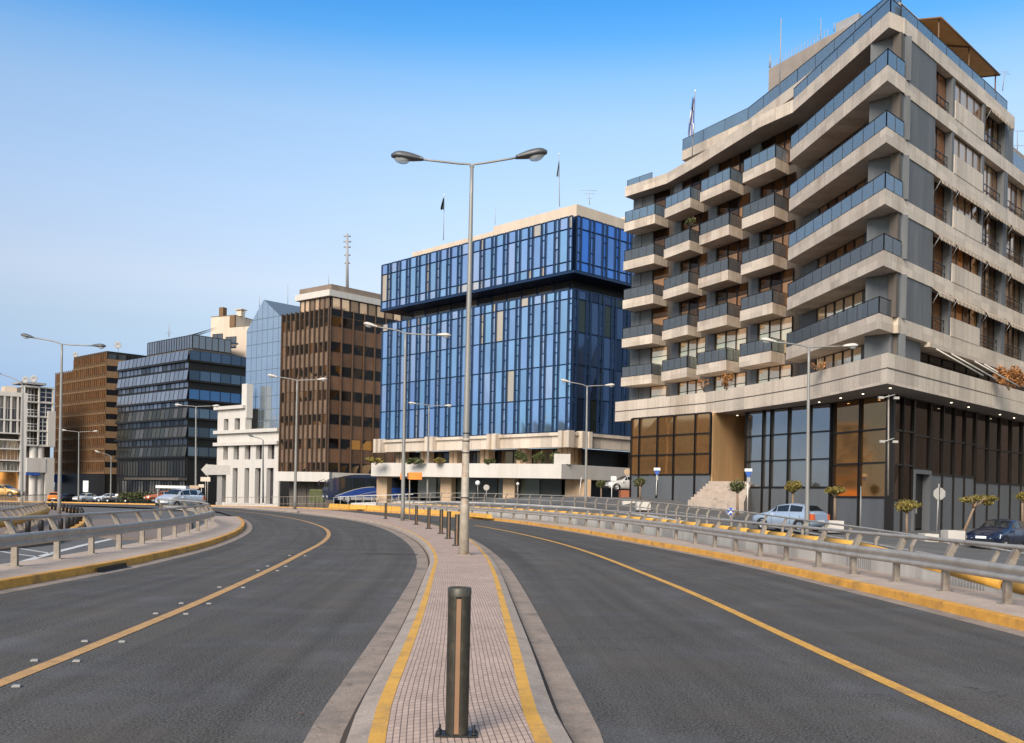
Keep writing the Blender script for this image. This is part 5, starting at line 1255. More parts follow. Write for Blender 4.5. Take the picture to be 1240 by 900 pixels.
# ================================================================ street lamps
def make_lamp(base, top, armL=1.8, armR=1.8, riseL=.25, riseR=.35, head=1., label='', r0=.11, r1=.05, poleM='pole', headM='lamp_head', old=False, bow=0., ang=0.):
    base = Vector(base); top = Vector(top); h = top.z-base.z
    root = thing('street_lamp', base, label, 'street lamp', 'street lamps along the avenue')
    mb = MB(); n = 12
    mb.tube([base.lerp(top,i/n) for i in range(n+1)], [lerp(r0,r1,i/n) for i in range(n+1)], 14)
    mb.build('pole', M[poleM], root)
    if old:
        mb = MB(); mb.tube([base+Vector((0,0,.0)), base+Vector((0,0,.02)), base.lerp(top,.12), base.lerp(top,.125), base.lerp(top,.13), base.lerp(top,.3)], [r0*1.02,r0*1.3,r0*1.18,r0*1.22,r0*1.0,r0*.86], 16); mb.build('pole_sleeve', M['pole_old'], root)
        mb = MB(); 
        for z in (1.45,2.6,2.9,3.1): mb.tube([base.lerp(top,z/h), base.lerp(top,(z+.03)/h)], r0*1.24-.012*z, 16)
        mb.build('clamp_band', M['black'], root)
    mb = MB(); R = r0*1.9; mb.box(base.x-R,base.x+R,base.y-R,base.y+R,base.z,base.z+.025)
    for sx in (-1,1):
        for sy in (-1,1): mb.lathe([(0,.02),(.018,.02),(.018,.06),(0,.062)], (base.x+sx*R*.78,base.y+sy*R*.78,base.z), 6)
    mb.build('base_plate', M['steel_post'], root)
    dx = Vector((math.cos(ang), math.sin(ang), 0))
    for s,arm,rise in ((-1,armL,riseL),(1,armR,riseR)):
        if arm <= 0: continue
        mb = MB(); tip = top+dx*(s*arm)+Vector((0,0,rise))
        pts = [top+Vector((0,0,-.12)), top+dx*(s*.05)+Vector((0,0,.02))]
        for t in (.25,.5,.75,1.): pts.append(top+dx*(s*arm*t)+Vector((0,0,rise*(t**(1-bow*.4)) )))
        mb.tube(pts, [r1*.9]+[r1*.62]*5, 8); a = mb.build('arm', M[poleM], root)
        # head: flattened housing widening outward, with a bowl underneath
        L_ = .82*head; mb = MB(); K = 9; rings = []
        up = Vector((0,0,1)); sl = (tip-(top+dx*(s*arm*.5)+Vector((0,0,rise*.5)))).normalized()
        side = dx.cross(up)
        for i in range(K):
            t = i/(K-1); w = L_*(.09+.17*math.sin(min(1,t*1.25)*math.pi*.5)) * (1 if t < .75 else math.cos((t-.75)/.25*1.25)); hh = L_*(.075+.11*math.sin(min(1,t*1.6)*math.pi*.5))*(1 if t < .7 else math.cos((t-.7)/.3*1.2))
            c = tip+sl*(L_*(t-.08)); rings.append([c+side*(w*math.cos(q))+up*(hh*(math.sin(q) if math.sin(q) > 0 else .45*math.sin(q))) for q in [2*math.pi*j/14 for j in range(14)]])
        b0 = len(mb.v)
        for r in rings: mb.v += [tuple(p) for p in r]
        for i in range(K-1):
            for j in range(14):
                a0 = b0+i*14+j; a1 = b0+i*14+(j+1)%14; mb.f.append((a0,a1,a1+14,a0+14)); mb.mi.append(0); mb.t.append((1,1,1)); mb.uv.append(None); mb.sm.append(True)
        mb.f.append(tuple(b0+j for j in range(14))); mb.f.append(tuple(b0+(K-1)*14+j for j in range(14)))
        for _ in (0,1): mb.mi.append(0); mb.t.append((1,1,1)); mb.uv.append(None); mb.sm.append(False)
        hd = mb.build('lamp_head', M[headM], a)
        mb = MB(); c = tip+sl*(L_*.58)-up*(L_*.06)
        R = L_*.2; K2 = 6; b0 = len(mb.v)
        for i in range(K2):
            q = i/(K2-1)*math.pi*.5; 
            for j in range(12): p = c+sl*(R*1.25*math.cos(q)*math.cos(2*math.pi*j/12))+side*(R*.85*math.cos(q)*math.sin(2*math.pi*j/12))-up*(R*.75*math.sin(q)); mb.v.append(tuple(p))
        for i in range(K2-1):
            for j in range(12):
                a0 = b0+i*12+j; a1 = b0+i*12+(j+1)%12; mb.f.append((a0,a1,a1+12,a0+12)); mb.mi.append(0); mb.t.append((1,1,1)); mb.uv.append(None); mb.sm.append(True)
        mb.build('glass_bowl', M['lamp_glass'], hd)
    return root
g = lambda x,y,z=.15: H(x,y,z)
b = g(561.5,672); t = P(571.5,200,b.y)
make_lamp(b, t, 1.32, 1.18, .12, .22, 1.0, 'tall foreground street lamp with rusty base and two dark heads standing on the median', .102,.045, old=True)
def lamp(bx,by,tx,ty,Y,wl,wr,label,rl=.15,rr=.15,head=.95,single=False,hm='lamp_pale',r0=.12,pm='pole',bow=1.,ang=0):
    k = Y/F; b = P(bx,by,Y); t = P(tx,ty,Y)
    return make_lamp(b, t, wl*k-.6*head, (wr*k-.6*head) if not single else 0, rl, rr, head, label, r0, .06, headM=hm, poleM=pm, bow=bow, ang=ang)
lamp(487.5,631,491,404,55,48,52,'double street lamp on the median behind the tall foreground lamp, beside the orange sign',.35,-.05)
lamp(517.5,607,519.5,491,104,23,26,'slim double street lamp in front of the pale terrace of the glass office',.15,.0)
lamp(709,617,711,468,78,30,31,'double street lamp in front of the dark side of the glass office',.3,.1)
lamp(977,657,979.5,421,50,55,56,'double street lamp in front of the balcony building behind the light blue car',.25,.1)
lamp(357,617,360,461,76,34,34,'double street lamp in front of the brown fin tower',.25,.1)
lamp(71.5,624,75,417,58,47,50,'tall double street lamp with wide arms at the left island',.35,-.05,hm='lamp_head')
lamp(318.5,609,318.6,533,120,17,0,'single curved street lamp in front of the white stone building',.35,0,single=True,pm='lamp_head',hm='lamp_head')
lamp(237,606,237.3,492.5,106,24,27,'double street lamp in front of the dark banded office',.1,.1)
lamp(95,606,95.5,523.5,144,20,22,'double street lamp before the copper brown office',.2,.15)
lamp(134,603,134.6,553,150,19,0,'small single street lamp before the copper brown office',.6,0,single=True)
lamp(26.5,612,27.5,466,85,36,0,'thin street lamp with one arm leaving the picture at the left edge',.9,0,single=True,hm='lamp_head')
# ================================================================ antennas and flags
def mast(name, x0,y0,x1,y1,Y,r,label,cat='antenna',cross=None):
    a = P(x0,y0,Y); b = P(x1,y1,Y); root = thing(name, a, label, cat)
    mb = MB(); mb.tube([a,b], [r,r*.6], 6); mb.build('mast', M['grey'], root)
    if cross:
        mb = MB()
        for t,w in cross: p = a.lerp(b,t); mb.tube([p-Vector((w,0,0)),p+Vector((w,0,0))], r*.5, 5)
        mb.build('crossbar', M['grey'], root)
    return root
def flag(x0,y0,x1,y1,Y,label,fx,fy0,fy1,wpx,striped=True,m='flag_blue',gold=None):
    r = mast('flagpole', x0,y0,x1,y1,Y,.05,label,'flagpole'); 
    mb = MB(); k = Y/F; n = 14; cols = 8
    top = P(fx,fy0,Y-.15); bot = P(fx,fy1,Y-.15); hgt = (top.z-bot.z)
    for i in range(n):
        for j in range(cols):
            def p(u,v): # hanging cloth, folded
                w = wpx*k*(.25+.75*v)*(1-.35*max(0,v-.7))
                return (bot.x-w*.5+w*u*.9-.12*v, top.y-.25*math.sin(u*9+v*2), top.z-hgt*v)
            u0,u1,v0,v1 = j/cols,(j+1)/cols,i/n,(i+1)/n
            mb.face([p(u0,v1),p(u1,v1),p(u1,v0),p(u0,v0)], (1 if (striped and (j+int(i/5))%2) else 0), smooth=True)
    mb.lathe([(0,-.1),(.1,0),(0,.1)], tuple(P(x1,y1,Y)), 8, 1)
    mb.build('flag', [M[m], M['white']], r)
flag(838,190,842,110,80,'blue and white striped flag hanging from a pole on the balcony building roof',839,118,164,11)
flag(537,291,538,236,114,'small flag on the left part of the glass office roof',537,240,254,5,m='bollard_cap',striped=False)
flag(677.5,250,677,186,106,'thin tall mast with a pale pennant on the glass office roof',676.5,195,214,3,m='grey',striped=False)
mast('antenna',714,248,713,229,106,.04,'tv aerial with short crossbars at the right of the glass office roof',cross=((.9,.9),(.7,.6),(.4,.3)))
mast('antenna',599.5,272,600,250,114,.03,'thin whip aerial above the middle of the glass office parapet')
mast('antenna',420.5,348,420.5,283,142,.24,'thick communication mast on the roof of the brown fin tower',cross=((.95,.5),(.85,.55),(.75,.5),(.6,.45),(.45,.4)))
mast('antenna',398,345,398,332,140,.04,'short whip aerial at the corner of the brown fin tower roof')
mast('antenna',348.5,368,348.5,345,148,.04,'thin whip aerial behind the gabled glass block')
mast('antenna',314,372,314.5,358,150,.05,'short aerial beside the gable point of the pale glass block')
mast('antenna',295.5,398,295.5,376,178,.05,'aerial with two crossbars on the cream building roof',cross=((.9,.5),(.6,.6)))
mast('antenna',204.5,408,204.5,392,184,.08,'dark aerial on the sloped roof of the banded office',cross=((.3,.6),))
mast('antenna',944,104,946,22,70,.05,'tall white pole on the terrace of the balcony building roof')
mast('antenna',994,48,994,22,72,.04,'thin pole on the plant room of the balcony building')
mast('antenna',1010,38,1010,27,73,.04,'short pole on the top of the stair head of the balcony building')
mast('antenna',932,82,933,66,76,.07,'short spiked pole at the left end of the plant room')
mast('antenna',1214,110,1217,86,66,.03,'aerial clamped to the right end of the ochre canopy',cross=((.85,.35),(.95,.25)))
mast('antenna',1232,195,1232,158,70,.04,'aerial with long crossbars on the lower wing roof at the right edge',cross=((.98,.5),(.5,.7)))
def dish(x,y,Y,r,label):
    p = P(x,y,Y); root = thing('satellite_dish', p, label, 'satellite dish'); mb = MB()
    mb.lathe([(0,.12),(r*.5,.08),(r,-.1),(r*.98,-.13),(r*.5,.04),(0,.07)], tuple(p), 14, axis='y'); mb.build('dish', M['grey'], root)
    mb = MB(); mb.tube([p+Vector((0,.1,0)), p+Vector((0,.1,-1.6))], .05, 6); mb.build('stand', M['grey'], root)
dish(143,418,200,.7,'round satellite dish above the roof edge of the copper office'); dish(91.5,430,212,.6,'small satellite dish at the left of the copper office roof')
dish(31,460,192,.7,'pale satellite dish on the left of the white office roof'); dish(41,459,192,.75,'dark satellite dish second from the left on the white office roof')
# ================================================================ signs
def sign(name, bx, by, tx, ty, Y, label, cat='road sign', r=.035, pm='steel'):
    b = P(bx,by,Y); t = P(tx,ty,Y); root = thing(name, b, label, cat); mb = MB(); mb.tube([b,t], r, 8); mb.build('post', M[pm], root); return root, t
def disc(root, c, r, n, m, y=-.05, th=.02, name='plate', rot=0., parent=None):
    mb = MB(); A = [(c.x+r*math.cos(rot+2*math.pi*k/n), c.y+y, c.z+r*math.sin(rot+2*math.pi*k/n)) for k in range(n)]; B = [(a[0],a[1]-th,a[2]) for a in A]
    mb.face(A[::-1]); mb.face(B)
    for k in range(n): mb.face([A[k],A[(k+1)%n],B[(k+1)%n],B[k]])
    return mb.build(name, m, parent or root)
def rectp(root, c, w, h, m, y=-.05, th=.03, name='plate', parent=None):
    mb = MB(); mb.box(c.x-w/2,c.x+w/2,c.y+y-th,c.y+y,c.z-h/2,c.z+h/2); return mb.build(name, m, parent or root)
r,t = sign('stop_sign',1134,648,1137,586,56,'back of a grey octagonal stop sign in front of the dark glass door')
p = disc(r, P(1137,598,56), .36, 8, M['signgrey'], rot=math.pi/8)
mb = MB(); c = P(1137,598,56); mb.box(c.x-.02,c.x+.02,c.y-.09,c.y-.072,c.z-.34,c.z+.36); mb.build('rib', M['black'], p)
r,t = sign('parking_sign',794.5,600,795.5,567,70,'white and blue triangle sign on a white pole before the amber shop window',pm='white')
rectp(r, P(795.5,568.5,70), .46, .22, M['white']); c = P(795.5,572.5,70)
def tri(root, c, w, h, m): 
    mb = MB(); A = [(c.x-w/2,c.y-.06,c.z+h/2),(c.x-w*.15,c.y-.06,c.z-h/2),(c.x+w*.15,c.y-.06,c.z-h/2),(c.x+w/2,c.y-.06,c.z+h/2)]; B = [(a[0],a[1]-.02,a[2]) for a in A]; mb.face(A); mb.face(B[::-1]); 
    for k in range(4): mb.face([A[k],A[(k+1)%4],B[(k+1)%4],B[k]])
    mb.build('blue_plate', m, root)
tri(r, c, .46, .32, M['blue']); rectp(r, P(795.5,579,70), .16, .3, M['signgrey'], name='box')
r,t = sign('parking_sign',905,620,906,568,62,'white and blue triangle sign on a pole beside the entrance steps',pm='white')
rectp(r, P(906,569.5,62), .46, .2, M['white']); tri(r, P(906,574.5,62), .44, .36, M['blue']); rectp(r, P(906,581,62), .2, .3, M['signgrey'], name='box')
r,t = sign('no_stopping_sign',884,632,884,619,50,'round blue no stopping sign with a pale cross above the yellow pipe')
c = P(884.5,619.5,50); disc(r, c, .22, 24, M['signgrey']); q = disc(r, c, .19, 24, M['blue'], y=-.075, th=.006, name='blue_face')
mb = MB()
for s in (1,-1):
    d = Vector((s*.7071,0,.7071)); n_ = Vector((-d.z,0,d.x))*.025; e = d*.18; c2 = c+Vector((0,-.09-.002*s,0))
    mb.face([c2-e-n_,c2+e-n_,c2+e+n_,c2-e+n_])
mb.build('cross', M['white'], q)
# orange warning sign
r,t = sign('warning_sign',496,640,496,572,58,'orange flashing warning board on thin poles behind the median lamp',pm='steel_post')
rectp(r, P(503,576.5,58), .78, .42, M['orange'], name='board'); rectp(r, P(487.3,576.8,58), .28, .38, M['orange'], name='side_board', y=.16)
mb = MB(); p = P(495.5,577,58); mb.box(p.x-.12,p.x+.12,p.y-.05,p.y+.05,p.z-.15,p.z+.2); mb.build('box', M['roofbrown'], r)
mb = MB(); a = P(487,640,58.1); a2 = P(489,578,58.1); mb.tube([a,a2], .025, 6); mb.build('post', M['steel_post'], r)
def globe(x,y,by,Y,R,label,m='white'):
    r,t = sign('globe_lamp' if m=='white' else 'round_sign', x,by,x,y,Y,label,'globe lamp' if m=='white' else 'road sign',.04,'pole'); c = P(x,y,Y)
    if m == 'white': mb = MB(); mb.lathe([(0,-R),(R*.7,-R*.7),(R,0),(R*.7,R*.7),(0,R)], tuple(c), 14); mb.build('globe', M['white'], r)
    else: disc(r, c, R, 20, M[m])
globe(578.5,585,607,92,.24,'white globe lamp on a short pole before the dark garage opening')
globe(589,590.5,608,90,.27,'back of a grey round road sign in front of the dark garage opening','signgrey')
globe(759.5,571.5,600,95,.32,'brownish round road sign seen before the terrace corner right of the pale lamp','stone_warm')
r,t = sign('square_sign',740.5,610,741,578,88,'white square panel on a thin pole left of the brick planter',pm='white'); rectp(r, P(743,579.5,88), .5, .4, M['white'])
globe(627,586,606,94,.15,'small pale globe on a pole right of the dark garage opening')
# direction signs near the banded office
r,t = sign('direction_sign',251,612,252,565,100,'large grey back of an arrow direction sign left of the white stone building')
c = P(259,569,100); mb = MB(); w = 1.35; h = .52
A = [(c.x-w*.55,c.z+h*1.15),(c.x-w*.95,c.z),(c.x-w*.55,c.z-h*1.15),(c.x-w*.45,c.z-h),(c.x+w*1.2,c.z-h*.9),(c.x+w*1.2,c.z+h*.9),(c.x-w*.45,c.z+h)]
B0 = [(a[0],c.y-.05,a[1]) for a in A]; B1 = [(a[0],c.y,a[1]) for a in A]; mb.face(B0); mb.face(B1[::-1])
for k in range(7): mb.face([B0[k],B0[(k+1)%7],B1[(k+1)%7],B1[k]])
mb.build('arrow_panel', M['signgrey'], r)
r,t = sign('small_sign',249,612,249,580,96,'small tan plate sign on a thin pole below the large arrow sign'); rectp(r, P(249,580.5,96), .95, .42, M['stone'])
r,t = sign('small_sign',244,612,244,587,100,'pair of tan plates fixed low beside the lamp of the dark banded office'); rectp(r, P(244,588.5,100), .55, .32, M['stone']); rectp(r, P(235.5,590,100), .9, .34, M['stone_warm'])
mb = MB(); a = P(193,589.5,112); b = P(229,590.5,112); mb.box(a.x,b.x,a.y-1.2,a.y+1.2,a.z-.15,a.z+.15); sh = thing('bus_shelter', (a.x,a.y,-.4), 'bus shelter with a white flat roof behind the silver car', 'bus shelter'); mb.build('roof', M['white'], sh)
mb = MB()
for x in (a.x+.2,b.x-.2):
    for y in (a.y-1,a.y+1): mb.box(x-.05,x+.05,y-.05,y+.05,-.5,a.z-.15)
mb.build('post', M['grey'], sh)
r,t = sign('utility_pole',1042,655,1042.5,589,49,'plain thin pole with white collar standing between the topiary trees','pole',.03,'pole')
r,t = sign('utility_pole',661+40,604,704,578,96,'thin bare pole just left of the lamp before the glass office','pole',.03,'white')
r,t = sign('banner_sign',103.5,606,104,583,150,'white tilted banner on a pole before the copper office','banner',.04); rectp(r, P(104,589,150), .8, 1.7, M['white'])
r,t = sign('camera_mast',1075.5,600,1076,478,54,'dark mast with security cameras at the corner of the balcony building','camera',.05,'steel_post')
for y,w in ((480,1.),(533,.85)):
    c = P(1076,y,53.8); mb = MB(); mb.tube([c-Vector((.35*w,0,.1)),c,c+Vector((.35*w,0,.1))], .035, 6)
    for s in (-1,1): mb.box(c.x+s*.42*w-.14,c.x+s*.42*w+.14,c.y-.08,c.y+.06,c.z-.15,c.z-.02)
    mb.build('camera', M['signgrey'], r)
# ================================================================ plants
def leaves(mb, c, rx, ry, rz, n, s, flat=.0, ti=(.6,1.5)):
    for _ in range(n):
        while True:
            u = Vector((random.uniform(-1,1),random.uniform(-1,1),random.uniform(-1,1)))
            if .2 < u.length <= 1: break
        u *= (1-.12*random.random())
        k = random.choice((1,1,.85)); p = Vector((c[0]+u.x*rx*k, c[1]+u.y*ry*k, c[2]+u.z*rz*k))
        a = Vector((random.gauss(0,1),random.gauss(0,1),random.gauss(0,1))).normalized(); b = a.cross(Vector((random.gauss(0,1),random.gauss(0,1),random.gauss(0,1)))).normalized()
        q = s*random.uniform(.6,1.3); t = random.uniform(*ti)
        mb.face([p-a*q, p+b*q*.5, p+a*q, p-b*q*.5], 0, (t,t*random.uniform(.9,1.1),t))
def topiary(x, ytop, ybot, ybase, Y, w, label, m='leaf', lean=0, n=900, s=.07, bx=None, lobes=None, planter=None):
    k = Y/F; b = P(bx or x, ybase, Y); c = P(x,(ytop+ybot)/2,Y); root = thing('topiary_tree', b, label, 'tree', 'clipped small trees along the frontage')
    mb = MB(); mid = b.lerp(c,.55)+Vector((.1*lean,0,0)); mb.tube([b, mid, c], [.09,.065,.05], 8)
    for a in range(5):
        an = a*1.25; mb.tube([b.lerp(c,.75), c+Vector((math.cos(an)*w*k*.3, math.sin(an)*w*k*.3, .1))], [.04,.02], 5)
    mb.build('trunk', M['bark'], root)
    mb = MB(); rz = (ybot-ytop)*k/2
    for (ox,oz,sc_) in (lobes or [(-.35,-.1,.65),(.35,.1,.6),(0,.15,.75),(.05,-.3,.55),(-.1,.0,.7)]):
        leaves(mb, (c.x+ox*w*k/2, c.y+random.uniform(-.2,.2), c.z+oz*rz), w*k/2*sc_, w*k/2*sc_, rz*sc_*1.05, n//5, s)
    mb.build('crown', M[m], root)
topiary(775,576,592,605,70,17,'round green topiary in front of the first amber window of the balcony building')
topiary(893,579,599,625,60,24,'round green topiary just left of the sign post at the entrance steps')
topiary(960,580,598,628,56,24,'round olive topiary left of the lamp above the light blue car',m='leaf_olive')
topiary(1011,588,600,632,55,29,'flat olive topiary between the lamp and the thin pole',m='leaf_olive')
topiary(1098,603,622,652,52,36,'wide bushy green topiary left of the dark glass door',m='leaf_olive')
topiary(1184,596,612,652,52,44,'wide flat yellow green tree leaning over a white planter by the dark blue car',m='leaf_olive',bx=1164,lobes=[(-.5,-.2,.5),(-.1,.0,.6),(.35,.1,.6),(.75,.1,.4),(.6,-.6,.35)])
topiary(1238,595,607,640,55,14,'olive tree crown cut by the right edge of the picture',m='leaf_olive')
topiary(728,580,592,606,88,14,'small dark green tree left of the white square panel')
def shrub(x,y0,y1,Y,w,label,m='leaf',n=500,s=.1,cat='shrub',wide=.6,group=None,parent=None):
    k = Y/F; b = P(x,y1,Y); c = P(x,(y0+y1)/2,Y); root = thing('shrub', b, label, cat, group)
    mb = MB(); 
    for a in range(6): mb.tube([b, c+Vector((random.uniform(-1,1)*w*k*.35, random.uniform(-.3,.3), random.uniform(-.2,.5)*(y1-y0)*k))], [.03,.012], 5)
    mb.build('stems', M['bark'], root)
    mb = MB()
    for q in range(6): leaves(mb, (c.x+random.uniform(-.7,.7)*w*k/2, c.y+random.uniform(-.3,.3), c.z+random.uniform(-.3,.4)*(y1-y0)*k/2), w*k/2*.5, w*k/2*wide*.5, (y1-y0)*k/2*.6, n//6, s)
    mb.build('foliage', M[m], root); return root
shrub(1222,437,473,64,40,'rusty dry bush on the podium terrace at the right edge',m='leaf_dry',n=1500,s=.11)
shrub(880,449,473,68,18,'yellowing bare shrub on the terrace of the balcony building',m='leaf_dry',n=160,s=.12)
shrub(852,456,474,70,14,'thin leafless shrub left of the yellowing terrace shrub',m='leaf_dry',n=60,s=.1)
shrub(990,432,450,60,16,'bare twiggy shrub behind the podium band near the lamp arm',m='leaf_dry',n=50,s=.1)
shrub(838,262,274,77,14,'green potted plant on a top balcony of the middle bays',m='leaf',n=160,s=.1)
for x,w,l in ((455,26,'long low olive plants at the left end of the pale terrace'),(502,22,'green bushy plants second from the left on the pale terrace'),(533,16,'dry brown plants on the pale terrace left of the tall lamp'),(592,14,'dark green plants hanging over the pale terrace right of the tall lamp'),(632,18,'round dark bush on the pale terrace below the second bracket'),(653,14,'medium bush on the pale terrace left of the biggest bush'),(671,16,'tall green bush beside the planter box at the terrace corner')):
    Yt = lerp(104,98.5,(x-455)/216); tall = 17 if x > 620 else 8
    shrub(x, 562-tall, 563, Yt, w, l, m='leaf' if x not in (455,533) else 'leaf_olive', n=420, s=.16, group='plants on the pale terrace')
# hedge before the banded office
root = thing('hedge', P(172,608,150), 'clipped green hedge row in front of the dark banded office', 'hedge'); mb = MB()
for x in range(148,196,6): p = P(x,601,150); leaves(mb, (p.x,p.y,p.z), .7,.8,.75, 170, .18)
mb.build('foliage', M['leaf'], root)
mb = MB(); 
for x in range(150,196,8): p = P(x,608,150); mb.tube([p, p+Vector((0,0,1))], .06, 5)
mb.build('stems', M['bark'], root)
# planters
def planter(x0,x1,y0,y1,Y,label,m='white_stone',d=.9):
    a = P(x0,y1,Y); b = P(x1,y0,Y); root = thing('planter', ((a.x+b.x)/2,Y,a.z), label, 'planter', 'pale stone planters'); mb = MB()
    x_0,x_1,z0,z1 = a.x,b.x,a.z-.2,b.z; t = .09
    mb.box(x_0,x_1,Y,Y+t,z0,z1); mb.box(x_0,x_1,Y+d-t,Y+d,z0,z1); mb.box(x_0,x_0+t,Y+t,Y+d-t,z0,z1-.002); mb.box(x_1-t,x_1,Y+t,Y+d-t,z0,z1-.002); mb.build('box', M[m], root)
    mb = MB(); mb.box(x_0+t,x_1-t,Y+t,Y+d-t,z0,z1-.08); mb.build('soil', M['bark'], root)
planter(1148,1169,643,657,51.5,'white stone planter at the foot of the leaning tree by the dark blue car')
planter(996,1022,631,640,53,'white stone planter right of the light blue car'); planter(1120,1137,647,654,52,'pale stone planter at the foot of the stop sign')
planter(771,788,608,614,66,'white stone planter in front of the first amber window'); planter(722,738,606,610,80,'small white stone planter near the white square panel')
planter(754,769,607,613,72,'pale block planter left of the white one before the balcony building')
planter(794-42,794-26,594,603,88,'red brick planter below the white parked car up the side street',m='terracotta',d=2)
# green bin
p = P(384,606,126); root = thing('waste_container', p, 'dark green waste container at the foot of the brown fin tower', 'container'); mb = MB(); mb.box(p.x-.9,p.x+.9,p.y-.5,p.y+.5,p.z-.2,p.z+1.1); mb.box8([(p.x-.95,p.y-.55,p.z+1.1),(p.x+.95,p.y-.55,p.z+1.1),(p.x+.95,p.y+.55,p.z+1.1),(p.x-.95,p.y+.55,p.z+1.1),(p.x-.8,p.y-.3,p.z+1.4),(p.x+.8,p.y-.3,p.z+1.4),(p.x+.8,p.y+.5,p.z+1.4),(p.x-.8,p.y+.5,p.z+1.4)]); mb.build('body', M['leaf'], root)
picket('low picket railing in front of the white stone building and the tower', [tuple(P(272,612,124)),tuple(P(330,612,120)),tuple(P(398,611,116))], 1.0, .55)
# ================================================================ vehicles
def make_car(name, label, paintm, L_=4.2, Wd=1.72, Hh=1.45, kind='hatch', cat='car', grp='cars on the street'):
    root = local(name, label, cat, grp); w = Wd/2
    if kind == 'hatch': st = [(0,.45,.62,None,.80),(.12,.3,.72,None,.93),(.6,.24,.84,None,.985),(1.15,.22,.93,None,1),(1.75,.22,.96,1.36,1),(2.6,.22,.97,1.45,1),(3.5,.24,.98,1.36,.985),(4.05,.3,.95,None,.94),(4.2,.45,.86,None,.86)]
    elif kind == 'sedan': st = [(0,.42,.58,None,.82),(.12,.28,.68,None,.93),(.7,.22,.80,None,.985),(1.3,.2,.90,None,1),(1.95,.2,.93,1.33,1),(2.6,.2,.94,1.40,1),(3.1,.2,.94,1.36,.995),(3.75,.22,.96,None,.98),(4.25,.28,.92,None,.94),(4.4,.42,.84,None,.87)]
    else: st = [(0,.45,.66,None,.82),(.12,.3,.78,None,.94),(.5,.24,.95,None,.985),(.9,.22,1.04,None,1),(1.6,.22,1.07,1.55,1),(2.4,.22,1.08,1.62,1),(3.3,.22,1.08,1.60,1),(3.85,.24,1.08,1.48,.99),(4.1,.3,1.05,None,.95),(4.2,.45,.9,None,.88)]
    sx = L_/st[-1][0]; sz = Hh/max(s[3] or 0 for s in st)
    rings = []
    for (x,zb,zs,zr,wf) in st:
        ww = w*wf; zb*=sz; zs*=sz
        if zr: zr *= sz; top = [(ww*.90,zs+.03),(ww*.74,zr-.05),(ww*.62,zr),(0,zr+.025)]
        else: top = [(ww*.95,zs+.03),(ww*.82,zs+.055),(ww*.6,zs+.075),(0,zs+.09)]
        rings.append([(x*sx-L_/2, y, z) for y,z in [(0,zb),(ww*.86,zb),(ww*.97,zb+.12),(ww,(zb+zs)/2),(ww*.99,zs-.06)]+top])
    mb = MB(); n = len(rings[0])
    for s in (1,-1):
        for i in range(len(rings)-1):
            for j in range(n-1):
                q = [rings[i][j],rings[i+1][j],rings[i+1][j+1],rings[i][j+1]]; q = [(a,b*s,c) for a,b,c in q]
                mb.face(q if s < 0 else q[::-1], 0, smooth=True)
    for R in (rings[0],rings[-1]):
        mb.face([(a,b,c) for a,b,c in R]+[(a,-b,c) for a,b,c in R[1:-1][::-1]])
    body = mb.build('body', paintm, root)
    bmod = body.modifiers.new('w','WELD'); bmod.merge_threshold = .001
    # windows
    def inset4(q, u, v, off):
        q = [Vector(p) for p in q]; c = sum(q, Vector())/4; nrm = (q[1]-q[0]).cross(q[3]-q[0]).normalized()
        if nrm.dot(c-Vector((c.x*.7,0,.6))) < 0: nrm = -nrm
        def P2(a,b): return q[0].lerp(q[1],a).lerp(q[3].lerp(q[2],a),b)+nrm*off
        return [P2(u,v),P2(1-u,v),P2(1-u,1-v),P2(u,1-v)]
    roofed = [i for i,s in enumerate(st) if s[3]]
    for s in (1,-1):
        for i in range(roofed[0]-1, roofed[-1]+(0 if kind == 'hatch' else 1)):
            q = [rings[i][5],rings[i+1][5],rings[i+1][6],rings[i][6]]; q = [(a,b*s,c) for a,b,c in q]
            if i < roofed[0]: q = [Vector(q[0]).lerp(Vector(q[1]),.45),q[1],q[2],Vector(q[3]).lerp(Vector(q[2]),.75)]
            if i >= roofed[-1]: q = [q[0],Vector(q[0]).lerp(Vector(q[1]),.45),Vector(q[3]).lerp(Vector(q[2]),.3),q[3]]
            mb = MB(); mb.face(inset4(q,.05,.07,.012)); mb.build('side_window', M['carglass'], root)
    for i0,i1,nm in ((roofed[0]-1,roofed[0],'windscreen'),(roofed[-1],roofed[-1]+1,'rear_window')):
        a0,a1 = rings[i0],rings[i1]
        if nm == 'windscreen': q = [(a0[7][0],a0[7][1],a0[7][2]),(a1[7][0],a1[7][1],a1[7][2])]; yy0 = a0[6][1]; yy1 = a1[6][1]*.97
        else: yy0 = a0[6][1]*.97; yy1 = a1[6][1]
        b0 = Vector((a0[8][0],0,a0[8][2])); b1 = Vector((a1[8][0],0,a1[8][2])); d = b1-b0
        mb = MB(); up = Vector((-d.z,0,d.x)).normalized(); up = up if up.z > 0 else -up
        lo,hi = (.08,.94) if nm=='windscreen' else (.08,.85)
        for s in (1,-1):
            pts = []
            for t in (lo,hi):
                c = b0+d*t; edge = (Vector(a0[6]).lerp(Vector(a1[6]),t)); mid = Vector(a0[7]).lerp(Vector(a1[7]),t)
                pts.append([c+up*.014, Vector((mid.x,mid.y*s,mid.z))+up*.014, Vector((edge.x,edge.y*s*.99,edge.z))+up*.014])
            mb.face([pts[0][0],pts[0][1],pts[1][1],pts[1][0]]); mb.face([pts[0][1],pts[0][2],pts[1][2],pts[1][1]])
        mb.build(nm, M['carglass'], root)
    # wheels
    r_ = .31*sz*(1 if kind!='mpv' else .95)
